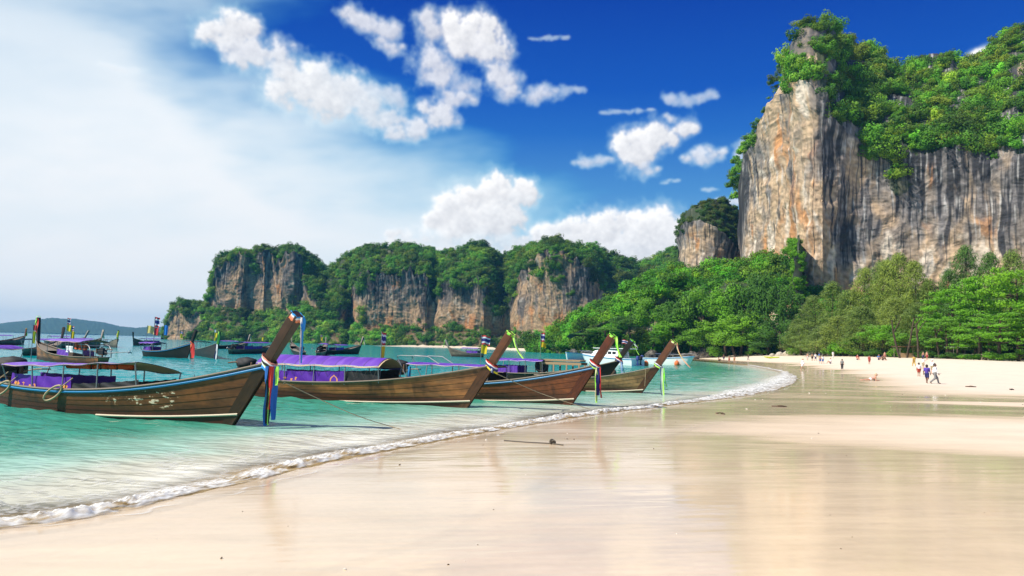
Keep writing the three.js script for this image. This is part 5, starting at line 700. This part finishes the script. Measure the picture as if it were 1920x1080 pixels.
{
  const WORD = { olive: 'dull olive', oliveLight: 'pale olive', pine: 'dark green', bright: 'bright green', lime: 'yellow-green', deep: 'deep green', mid: 'mid green' }, NAME = { casuarina: 'feathery casuarina', layered: 'storeyed broadleaf tree', broad: 'round-crowned tree', bush: 'low bush' };
  const rows = {}; for (const t of PLANT) { const k = t[0] + t[1] + (t[2] < 1495 && t[0] !== 'casuarina'); (rows[k] ??= []).push(t); } for (const k in rows) rows[k].sort((a, b) => a[2] - b[2]);
  PLANT.forEach(([kind, leaf, px, d, ty, hw], i) => {
    const shape = KINDS[kind][i % KINDS[kind].length], p = atDepth(px, 660, d), s = shore(p.x, p.z)[0]; p.y = s > 0 ? sandHeight(p.x, p.z, s) : Math.min(6, 0.6 - s * 0.5);
    const h = atDepth(px, ty, d).y - p.y, sy = h / shape.top, sx = hw * (kind === 'casuarina' ? 1.22 : 1.08) / F * d / shape.half, west = px < 1495 && kind !== 'casuarina', row = rows[kind + leaf + west];
    const n = row.findIndex((t) => t[2] === px && t[4] === ty), where = west ? 'below the wooded slope' : 'behind the beach';
    const g = thing(kind === 'casuarina' ? 'casuarina_tree' : kind === 'bush' ? 'bush' : 'broadleaf_tree', row.length > 1 ? `${WORD[leaf]} ${NAME[kind]} ${where}, ${ORD[n]} from left` : `only ${WORD[leaf]} ${NAME[kind]} ${where}`, kind === 'bush' ? 'bush' : 'tree', p, i * 2.39, kind === 'bush' ? 'bushes at the back of the beach' : 'trees round the bay');
    mesh('trunk', shape.trunk, bark, g); mesh('crown', shape.crown, LEAF[leaf], g);
    g.scale.set(sx, sy, sx);
  });
}
// bare leaning trunks in the shade of the grove
[[1688, 150, 600, 16], [1700, 152, 596, -14], [1722, 148, 606, 4], [1836, 140, 612, -3], [1858, 142, 608, 6], [1762, 148, 610, 10], [1795, 145, 606, -6]].forEach(([px, d, ty, lean], i) => {
  const p = atDepth(px, 660, d); p.y = sandHeight(p.x, p.z); const q = atDepth(px - lean, ty, d), r = rng(i + 9), g = thing('tree_trunk', ['left of two crossing pale trunks in the grove', 'right of two crossing pale trunks in the grove', 'straight dark trunk just right of the crossing trunks', 'trunk at the left of the fence, under the storeyed trees', 'trunk leaning left behind the fence', 'thin trunk leaning left in the middle of the grove', 'thin trunk leaning right in the middle of the grove'][i], 'tree', p);
  mesh('trunk', limb(V(0, -0.3, 0), q.clone().sub(p), 0.22, 0.12, 1.2, r), bark, g); mesh('branch', limb(q.clone().sub(p).multiplyScalar(0.7), q.clone().sub(p).add(V(1.6, 0.5, 0.3)), 0.12, 0.05, 0.6, r), bark, g);
});
// shaded undergrowth that closes the grove
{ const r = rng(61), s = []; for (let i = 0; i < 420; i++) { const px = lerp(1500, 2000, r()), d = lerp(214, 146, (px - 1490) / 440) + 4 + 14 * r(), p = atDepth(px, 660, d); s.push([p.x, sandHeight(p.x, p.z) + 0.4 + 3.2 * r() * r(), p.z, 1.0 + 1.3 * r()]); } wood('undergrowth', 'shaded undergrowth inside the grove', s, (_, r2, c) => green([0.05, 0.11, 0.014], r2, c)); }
// ---------- people on the beach ----------
function surfaceOf(bones, k, grow, res) {                      // one continuous skin over tapered limbs [a, b, ra, rb]
  let lo = V(9, 9, 9), hi = V(-9, -9, -9); for (const [a, b, ra, rb] of bones) { lo.min(V(...a).subScalar(ra + 0.06)).min(V(...b).subScalar(rb + 0.06)); hi.max(V(...a).addScalar(ra + 0.06)).max(V(...b).addScalar(rb + 0.06)); }
  const c = lo.clone().add(hi).multiplyScalar(0.5), H = Math.max(hi.x - lo.x, hi.y - lo.y, hi.z - lo.z) / 2 + 0.03, mc = new MarchingCubes(res, new THREE.MeshStandardMaterial(), false, false, 60000);
  mc.reset(); mc.isolation = 0;
  for (let z = 0, q = 0; z < res; z++) for (let y = 0; y < res; y++) for (let x = 0; x < res; x++, q++) {
    const X = c.x + (x - res / 2) / (res / 2) * H, Y = c.y + (y - res / 2) / (res / 2) * H, Z = c.z + (z - res / 2) / (res / 2) * H;
    if (X < lo.x - 0.05 || X > hi.x + 0.05 || Y < lo.y - 0.05 || Y > hi.y + 0.05 || Z < lo.z - 0.05 || Z > hi.z + 0.05) { mc.field[q] = -1; continue; }
    let s = 0;
    for (const [a, b, ra, rb] of bones) { const dx = b[0] - a[0], dy = b[1] - a[1], dz = b[2] - a[2], t = clamp(((X - a[0]) * dx + (Y - a[1]) * dy + (Z - a[2]) * dz) / (dx * dx + dy * dy + dz * dz + 1e-9)); const d = Math.hypot(X - a[0] - dx * t, Y - a[1] - dy * t, Z - a[2] - dz * t) - lerp(ra, rb, t) - grow; s += Math.exp(-k * d); }
    mc.field[q] = Math.log(s) / k;
  }
  mc.update();
  const n = mc.count, g = new THREE.BufferGeometry(), p = mc.positionArray.slice(0, n * 3), nn = mc.normalArray.slice(0, n * 3);
  for (let i = 0; i < n; i++) { p[i * 3] = c.x + p[i * 3] * H; p[i * 3 + 1] = c.y + p[i * 3 + 1] * H; p[i * 3 + 2] = c.z + p[i * 3 + 2] * H; }
  g.setAttribute('position', new THREE.BufferAttribute(p, 3)); g.setAttribute('normal', new THREE.BufferAttribute(nn, 3)); g.setAttribute('uv', new THREE.BufferAttribute(new Float32Array(n * 2), 2));
  return g;
}
const both = (f) => [f(1), f(-1)].flat();
function pose(name) {
  const J = { hip: (s) => [0.09 * s, 0.90, 0], knee: (s) => [0.10 * s, 0.48, 0.02], ankle: (s) => [0.10 * s, 0.09, -0.02], toe: (s) => [0.12 * s, 0.03, 0.13], pelvis: [0, 0.94, 0], chest: [0, 1.30, 0], neck: [0, 1.47, 0], head: [0, 1.615, 0.015], shoulder: (s) => [0.18 * s, 1.38, 0], elbow: (s) => [0.25 * s, 1.10, -0.03], wrist: (s) => [0.26 * s, 0.86, 0.06], handTip: (s) => [0.255 * s, 0.77, 0.09] };
  if (name === 'walk') { J.knee = (s) => [0.10 * s, 0.49, s > 0 ? 0.20 : 0.02]; J.ankle = (s) => [0.10 * s, s > 0 ? 0.09 : 0.15, s > 0 ? 0.30 : -0.36]; J.toe = (s) => [0.11 * s, s > 0 ? 0.05 : 0.03, s > 0 ? 0.45 : -0.26]; J.elbow = (s) => [0.24 * s, 1.11, s > 0 ? -0.12 : 0.08]; J.wrist = (s) => [0.25 * s, 0.90, s > 0 ? -0.10 : 0.24]; J.handTip = (s) => [0.245 * s, 0.81, s > 0 ? -0.08 : 0.30]; }
  if (name === 'reach') { J.elbow = (s) => s > 0 ? [0.28, 1.20, 0.20] : [-0.25, 1.10, -0.03]; J.wrist = (s) => s > 0 ? [0.26, 1.26, 0.44] : [-0.24, 0.87, 0.04]; J.handTip = (s) => s > 0 ? [0.25, 1.30, 0.54] : [-0.235, 0.78, 0.06]; }
  if (name === 'sit') { J.hip = (s) => [0.10 * s, 0.13, 0]; J.pelvis = [0, 0.16, 0]; J.chest = [0, 0.54, -0.06]; J.neck = [0, 0.70, -0.05]; J.head = [0, 0.845, -0.01]; J.shoulder = (s) => [0.18 * s, 0.61, -0.06]; J.elbow = (s) => [0.27 * s, 0.38, 0.10]; J.wrist = (s) => [0.16 * s, 0.44, 0.32]; J.handTip = (s) => [0.10 * s, 0.46, 0.40]; J.knee = (s) => [0.14 * s, 0.48, 0.38]; J.ankle = (s) => [0.11 * s, 0.08, 0.62]; J.toe = (s) => [0.12 * s, 0.03, 0.77]; }
  if (name === 'prone') { J.hip = (s) => [0.09 * s, 0.14, 0]; J.pelvis = [0, 0.15, 0.02]; J.chest = [0, 0.30, 0.36]; J.neck = [0, 0.44, 0.50]; J.head = [0, 0.57, 0.57]; J.shoulder = (s) => [0.18 * s, 0.36, 0.42]; J.elbow = (s) => [0.22 * s, 0.06, 0.46]; J.wrist = (s) => [0.15 * s, 0.05, 0.70]; J.handTip = (s) => [0.13 * s, 0.04, 0.80]; J.knee = (s) => [0.10 * s, 0.10, -0.43]; J.ankle = (s) => [0.12 * s, 0.07, -0.83]; J.toe = (s) => [0.12 * s, 0.05, -0.98]; }
  const h = J.head, up = name === 'prone' ? [0, 0.02, 0.03] : [0, 0.05, 0];
  const legs = both((s) => [[J.hip(s), J.knee(s), 0.085, 0.055], [J.knee(s), J.ankle(s), 0.055, 0.036], [J.ankle(s), J.toe(s), 0.038, 0.030]]), torso = [[J.pelvis, J.chest, 0.135, 0.145], [J.chest, J.neck, 0.12, 0.05], ...both((s) => [[J.chest, J.shoulder(s), 0.12, 0.065]])];
  const arms = both((s) => [[J.shoulder(s), J.elbow(s), 0.052, 0.038], [J.elbow(s), J.wrist(s), 0.038, 0.026], [J.wrist(s), J.handTip(s), 0.028, 0.030]]), head = [[J.neck, h, 0.052, 0.055], [h, [h[0] + up[0], h[1] + up[1], h[2] + up[2]], 0.092, 0.095], [[h[0], h[1] - 0.01, h[2] + 0.10], [h[0], h[1] - 0.03, h[2] + 0.105], 0.014, 0.018], ...both((s) => [[[0.095 * s, h[1], h[2] - 0.01], [0.098 * s, h[1] + 0.03, h[2] - 0.01], 0.018, 0.018]])];
  const fingers = both((s) => { const a = V(...J.wrist(s)), b = V(...J.handTip(s)), d = b.clone().sub(a).normalize(), side = V(0, 0, 1).addScaledVector(d, -d.z).normalize(), out = []; for (let f = 0; f < 4; f++) { const o = b.clone().addScaledVector(side, (f - 1.5) * 0.019), L = [0.062, 0.074, 0.070, 0.055][f], m = o.clone().addScaledVector(d, L * 0.55), e = m.clone().addScaledVector(d, L * 0.4).add(V(-0.012 * s, 0, 0)); out.push(rod(o, m, 0.010, 0.009, 5), rod(m, e, 0.009, 0.007, 5)); } const t0 = a.clone().lerp(b, 0.35).addScaledVector(side, 0.025), t1 = t0.clone().addScaledVector(side, 0.03).addScaledVector(d, 0.045); out.push(rod(t0, t1, 0.011, 0.008, 5)); return out; });
  const K = 34, body = merged([surfaceOf([...legs, ...torso, ...arms, ...head], K, 0, 76), ...fingers]);
  const cut = (a, b, t) => [0, 1, 2].map((i) => lerp(a[i], b[i], t));
  const shirt = surfaceOf([...torso.slice(0, 1), ...torso.slice(2), ...both((s) => [[J.shoulder(s), cut(J.shoulder(s), J.elbow(s), 0.7), 0.056, 0.050]])], K, 0.016, 44);
  const longShirt = surfaceOf([...torso.slice(0, 1), ...torso.slice(2), ...both((s) => [[J.shoulder(s), J.elbow(s), 0.056, 0.044], [J.elbow(s), cut(J.elbow(s), J.wrist(s), 0.9), 0.044, 0.034]])], K, 0.016, 48);
  const shorts = surfaceOf([[J.pelvis, cut(J.pelvis, J.chest, 0.15), 0.135, 0.13], ...both((s) => [[J.hip(s), cut(J.hip(s), J.knee(s), 0.72), 0.095, 0.082]])], K, 0.018, 44);
  const trousers = surfaceOf([[J.pelvis, cut(J.pelvis, J.chest, 0.15), 0.135, 0.13], ...both((s) => [[J.hip(s), J.knee(s), 0.092, 0.066], [J.knee(s), cut(J.knee(s), J.ankle(s), 0.95), 0.066, 0.050]])], K, 0.016, 52);
  const briefs = surfaceOf([[J.pelvis, cut(J.pelvis, J.chest, 0.05), 0.135, 0.13], ...both((s) => [[J.hip(s), cut(J.hip(s), J.knee(s), 0.12), 0.09, 0.088]])], K, 0.010, 36);
  const top = surfaceOf([[cut(J.pelvis, J.chest, 0.80), cut(J.pelvis, J.chest, 1.02), 0.145, 0.147]], K, 0.012, 28);
  const b = [-0.03, name === 'prone' ? 0.03 : 0.045], hair = surfaceOf([[[h[0], h[1] + b[1], h[2] + b[0]], [h[0], h[1] + 0.06, h[2] - 0.01], 0.098, 0.096], [[h[0], h[1] + 0.03, h[2] - 0.05], [h[0], h[1] - 0.09, h[2] - 0.055], 0.075, 0.05]], K, 0.006, 32);
  const cap = merged([surfaceOf([[[h[0], h[1] + 0.07, h[2] - 0.01], [h[0], h[1] + 0.075, h[2] + 0.01], 0.098, 0.094]], K, 0.012, 28), new THREE.CylinderGeometry(0.17, 0.18, 0.012, 18).translate(h[0], h[1] + 0.06, h[2] + 0.04)]);
  return { body, shirt, longShirt, shorts, trousers, briefs, top, hair, cap, J };
}
const POSE = {}; for (const n of ['stand', 'walk', 'reach', 'sit', 'prone']) POSE[n] = pose(n);
const SKIN = { tan: std(C(0.42, 0.24, 0.15), 0.6), pale: std(C(0.62, 0.40, 0.29), 0.6), brown: std(C(0.20, 0.10, 0.06), 0.6), rosy: std(C(0.60, 0.32, 0.22), 0.6) };
const WEAR = { white: std(C(0.80, 0.80, 0.80), 0.85), navy: std(C(0.025, 0.03, 0.14), 0.85), black: std(C(0.03, 0.03, 0.035), 0.85), red: std(C(0.42, 0.06, 0.05), 0.85), blue: std(C(0.05, 0.16, 0.5), 0.85), yellow: std(C(0.55, 0.36, 0.08), 0.85), teal: std(C(0.02, 0.42, 0.50), 0.8), gray: std(C(0.22, 0.22, 0.22), 0.85), purple: std(C(0.09, 0.05, 0.35), 0.85), check: new THREE.MeshStandardMaterial({ map: tex(64, 64, (u, v) => ((Math.floor(u * 8) + Math.floor(v * 8)) % 2 ? [0.55, 0.12, 0.10] : [0.75, 0.35, 0.22])), roughness: 0.85 }), khaki: std(C(0.35, 0.28, 0.17), 0.85) };
const HAIR = { dark: std(C(0.015, 0.012, 0.012), 0.6), brown: std(C(0.10, 0.05, 0.025), 0.6), fair: std(C(0.55, 0.42, 0.24), 0.6) };
POSE.walk.body.computeBoundingBox();
function person(label, px, py, headPx, face, poseName, skin, wear, hair = 'dark', hat) {
  const P = POSE[poseName], p = onSand(px, py), d = -p.z, H = headPx / F * d, s = poseName === 'sit' || poseName === 'prone' ? 1 : clamp(H / 1.72, 0.80, 1.18), g = thing('person', label, 'person', p, face);
  mesh('body', P.body, SKIN[skin], g); for (const [piece, mat] of wear) mesh(piece === 'longShirt' ? 'shirt' : piece, P[piece], WEAR[mat], g);
  if (hat) mesh('cap', P.cap, WEAR[hat], g); else mesh('hair', P.hair, HAIR[hair], g);
  g.scale.setScalar(s); return g;
}
const AWAY = Math.PI, RIGHT = Math.PI / 2, LEFT = -Math.PI / 2, TO = 0;
person('woman in navy top and dark skirt walking beside the man in dark trousers', 1738, 719, 34, 2.4, 'walk', 'brown', [['shirt', 'purple'], ['shorts', 'navy']]);
person('man in white shirt and dark trousers striding right, nearest of the group', 1753, 720, 37, 1.2, 'walk', 'brown', [['longShirt', 'white'], ['trousers', 'gray']]);
person('man in white shirt and red checked shorts seen from behind', 1723, 706, 25, AWAY - 0.2, 'stand', 'tan', [['shirt', 'white'], ['shorts', 'check']]);
person('person in white shirt and white cap just behind the striding man', 1748, 701, 26, 1.9, 'reach', 'rosy', [['longShirt', 'white'], ['shorts', 'khaki']], 'dark', 'white');
person('person in a pale shirt with one arm out, behind the checked shorts', 1731, 693, 22, RIGHT, 'reach', 'pale', [['shirt', 'white'], ['shorts', 'khaki']]);
person('person all in yellow walking up the beach', 1714, 687, 20, AWAY, 'walk', 'tan', [['shirt', 'yellow'], ['trousers', 'yellow']]);
person('left of two bare-chested people far behind the group', 1731, 675, 12, TO, 'stand', 'tan', [['shorts', 'navy']]);
person('right of two bare-chested people far behind the group', 1738, 675, 12, TO, 'stand', 'rosy', [['shorts', 'red']], 'brown');
person('woman in a long white shirt walking at the edge of the wet sand', 1505, 694, 21, LEFT, 'walk', 'rosy', [['longShirt', 'white'], ['shorts', 'white']], 'fair');
person('person in white top and dark trousers standing alone mid beach', 1579, 693, 19, 2.6, 'stand', 'tan', [['shirt', 'gray'], ['trousers', 'black']]);
person('left of a couple walking together, blue shorts', 1538, 682, 14, AWAY, 'walk', 'rosy', [['shorts', 'blue']], 'brown');
person('right of a couple walking together, white and blue', 1543, 682, 14, AWAY, 'walk', 'tan', [['shirt', 'white'], ['shorts', 'blue']]);
person('person in red shorts and top facing the sea', 1630, 683, 15, TO, 'stand', 'tan', [['shirt', 'red'], ['shorts', 'red']]);
person('swimmer in a turquoise bikini lying propped on her elbows', 1632, 714, 9, RIGHT, 'prone', 'rosy', [['briefs', 'white'], ['top', 'teal']], 'fair');
person('person sitting on the sand left of the lone standing person', 1557, 682, 8, LEFT, 'sit', 'pale', [['briefs', 'navy'], ['shirt', 'white']], 'brown');
person('far bather in dark shorts, leftmost on the distant sand', 1348, 677, 9, RIGHT, 'sit', 'tan', [['shorts', 'black']]);
person('far bather standing second from the left on the distant sand', 1357, 676, 11, TO, 'stand', 'brown', [['shorts', 'navy']]);
person('far bather with red shorts near the waterline', 1367, 680, 12, TO, 'walk', 'rosy', [['shorts', 'red']]);
person('far bather in orange beside the red shorts near the waterline', 1377, 680, 12, AWAY, 'walk', 'rosy', [['shorts', 'yellow'], ['top', 'red']], 'brown');
person('far walker in dark clothes halfway along the distant sand', 1403, 676, 11, LEFT, 'walk', 'tan', [['shirt', 'black'], ['trousers', 'gray']]);
person('bather in pink skin and white shorts near the pale rocks', 1514, 676, 11, TO, 'stand', 'rosy', [['shorts', 'white']], 'fair');
person('leftmost of the group before the pale rocks, dark shorts', 1523, 677, 14, AWAY, 'stand', 'tan', [['shorts', 'black']]);
person('middle of the group before the pale rocks, white shirt', 1529, 677, 14, TO, 'walk', 'tan', [['shirt', 'white'], ['shorts', 'navy']]);
person('rightmost of the group before the pale rocks, blue shirt', 1536, 675, 13, RIGHT, 'stand', 'tan', [['shirt', 'blue'], ['shorts', 'khaki']]);
person('person in white by the big rounded bush', 1562, 672, 13, TO, 'stand', 'tan', [['shirt', 'white'], ['trousers', 'white']]);
person('sunbather sitting left under the trees in blue', 1648, 675, 8, TO, 'sit', 'tan', [['shirt', 'blue'], ['shorts', 'navy']]);
person('sunbather sitting under the trees in a dark swimsuit', 1655, 676, 8, RIGHT, 'sit', 'brown', [['briefs', 'black'], ['top', 'black']]);
person('bather standing under the trees in pink', 1659, 675, 12, TO, 'stand', 'rosy', [['briefs', 'red'], ['top', 'red']]);
person('sunbather sitting at the left end of the shaded row', 1608, 675, 7, TO, 'sit', 'rosy', [['shirt', 'red'], ['briefs', 'navy']]);
// ---------- things on the sand ----------
{
  const rs = (r, seed, flat) => rough(new THREE.IcosahedronGeometry(1, 12), 0.34, 1.1, seed).scale(r, r * flat, r * 0.9), dark = (() => { const t = tex(256, 256, (u, v) => { const n = tfbm(u, v, 5, 5, 5, 3), m = tfbm(u, v, 18, 18, 4, 8); const k = 0.40 + 0.5 * n + 0.4 * m; return [k * 0.88, k * 0.82, k * 0.74]; }); return new THREE.MeshStandardMaterial({ map: t, roughness: 0.95 }); })(), pale = std(C(0.48, 0.42, 0.34), 0.95);
  [[1150, 664, 10], [1166, 665, 7], [1076, 662, 9], [1096, 663, 7], [1222, 668, 12], [1242, 668, 9], [1262, 669, 14], [1284, 670, 8], [1300, 671, 12], [1322, 671, 17], [1345, 670, 9], [1362, 671, 8], [1378, 671, 13], [1398, 672, 7], [1415, 671, 9]].forEach(([px, py, w], i) => { const p = onLevel(px, py, 0.3), d = Math.min(-p.z, 262), q = atDepth(px, 660, d), R = w / F * d; const g = thing('boulder', `dark boulder at the foot of the wooded slope, ${ORD[i]} from the left`, 'rock', V(q.x, Math.max(0, sandHeight(q.x, q.z)) + R * 0.3, q.z), i); mesh('stone', rs(R, i * 3, 0.85), dark, g); });
  [[1448, 669, 6], [1462, 669, 9], [1478, 669, 12], [1494, 669, 9], [1508, 668, 7], [1520, 668, 10], [1534, 668, 8], [1548, 669, 9], [1565, 669, 6], [1596, 671, 6], [1665, 671, 6], [1672, 671, 5]].forEach(([px, py, w], i) => { const q = atDepth(px, 660, lerp(218, 176, (px - 1448) / 230)), R = w / F * -q.z * 0.8; const g = thing('boulder', `pale boulder along the back of the beach, ${ORD[i]} from the left`, 'rock', V(q.x, sandHeight(q.x, q.z) + R * 0.25, q.z), i * 2); mesh('stone', rs(R, 40 + i * 3, 0.7), pale, g); });
  // fence
  const a = atDepth(1776, 660, 150), b = atDepth(1990, 660, 128), r = rng(5), g = thing('wooden_fence', 'low grey fence of rough poles along the back of the beach', 'fence', V(a.x, sandHeight(a.x, a.z), a.z)), n = 13, wood2 = std(C(0.40, 0.33, 0.25), 0.9);
  const P = [...Array(n).keys()].map((k) => { const q = a.clone().lerp(b, k / (n - 1)); return V(q.x - a.x, sandHeight(q.x, q.z) - sandHeight(a.x, a.z), q.z - a.z); });
  P.forEach((p) => mesh('post', rod(p.clone().add(V(0, -0.3, 0)), p.clone().add(V(0.05 * r(), 1.0 + 0.15 * r(), 0)), 0.08, 0.07), wood2, g));
  for (let k = 0; k + 1 < n; k++) for (const h of [0.30, 0.60, 0.92]) mesh('rail', rod(P[k].clone().add(V(-0.2, h + 0.08 * (r() - 0.5), 0.09)), P[k + 1].clone().add(V(0.2, h + 0.08 * (r() - 0.5), 0.09)), 0.055, 0.045), wood2, g);
  // kayak, shelter, booth
  const kp = onSand(1447, 672), ky = thing('kayak', 'yellow-green kayak drawn up on the distant sand', 'kayak', V(kp.x, kp.y + 0.18, kp.z)); mesh('hull', gridGeometry(22, 12, (i, j, p) => { const t = i / 21 * 2 - 1, q = j / 11 * 6.283, w = 0.38 * Math.pow(1 - t * t, 0.6); p.set(t * 2.0, 0.22 * Math.sin(q) * Math.pow(1 - t * t, 0.4) + 0.18 * t * t, w * Math.cos(q)); }), std(C(0.55, 0.62, 0.05), 0.4), ky); mesh('seat', box(0.5, 0.08, 0.4, 0, 0.22, 0), M.black, ky);
  const shelter = (label, px, d, mat, w) => { const q = atDepth(px, 660, d), s = thing('beach_shelter', label, 'shelter', V(q.x, sandHeight(q.x, q.z), q.z), 0.1); for (const x of [-w, w]) for (const z of [-1, 1]) mesh('post', rod([x, -0.3, z], [x, 1.9, z], 0.07), M.grayWood, s); for (const k of [1, -1]) mesh('roof', box(w * 2.4, 0.08, 1.6, 0, 2.15, k * 0.72, 0.02).rotateX(0), mat, s); mesh('counter', box(w * 1.9, 0.9, 0.5, 0, 0.45, 0.8, 0.02), M.paleWood, s); };
  shelter('small shelter with a rust-red roof under the grove', 1694, 156, std(C(0.20, 0.10, 0.06), 0.9), 1.3); shelter('small white-roofed booth behind the fence under the trees', 1792, 148, M.white, 1.1);
  // weed and twigs on the wet sand, a knotted rope end
  [[1822, 726, 'small dark clump of weed on the sand right of the walkers'], [1896, 731, 'small dark clump of weed at the right edge'], [1352, 777, 'brown twig of driftwood on the wet sand beyond the rope'], [1462, 763, 'small dark twig on the wet sand farther along'], [1640, 712, 'tiny float board under the lying swimmer']].forEach(([px, py, lab], i) => { if (i === 4) return; const p = onSand(px, py), s = -p.z / 900, t = thing('driftwood', lab, 'driftwood', V(p.x, p.y, p.z), i); const rr = rng(i + 3); for (let k = 0; k < 4; k++) mesh('twig', tube([[-8 * s * rr(), 0.4 * s, 0], [0, 1.4 * s * rr() + 0.3 * s, (rr() - 0.5) * 5 * s], [9 * s * rr(), 0.4 * s, (rr() - 0.5) * 3 * s]], 0.6 * s, 8, 5), k % 2 ? M.rust : M.darkWood, t); });
  const k0 = onSand(945, 828), k1 = onSand(1034, 834), k2 = onSand(1056, 836), up = (p) => p.clone().add(V(0, 0.02, 0)), rp = thing('rope_end', 'dark rope end with a knot lying on the wet sand', 'rope', k1.clone());
  mesh('rope', tube([up(k0), up(k0.clone().lerp(k1, 0.5).add(V(0, 0, 0.05))), up(k1), up(k2)].map((p) => p.sub(k1)), 0.014, 40, 6), M.darkRope, rp); mesh('knot', merged([new THREE.TorusKnotGeometry(0.05, 0.024, 60, 7, 2, 3).translate(0.02, 0.05, 0)]), M.darkRope, rp);
}
// a pale strip of sand at the foot of the headland
{ const g = gridGeometry(80, 6, (i, j, p) => { const px = lerp(700, 1085, i / 79), u = i / 79, d = lerp(478, 330, sst(0.35, 1, u)) + 3 * noise(i * 0.3, 2), q = atDepth(px, 655, d + (j / 5) * 14); p.set(q.x, lerp(-0.3, 1.6, j / 5) * sst(0, 0.25, u) * (0.7 + 0.5 * noise(i * 0.5, 4)), q.z); }); structure('far_beach', g, std(C(0.66, 0.54, 0.40), 0.95), 'thin pale strip of sand at the foot of the headland'); }
scene.traverse((o) => { if (o.isMesh) { o.castShadow = true; o.receiveShadow = true; } });
renderer.render(scene, camera);
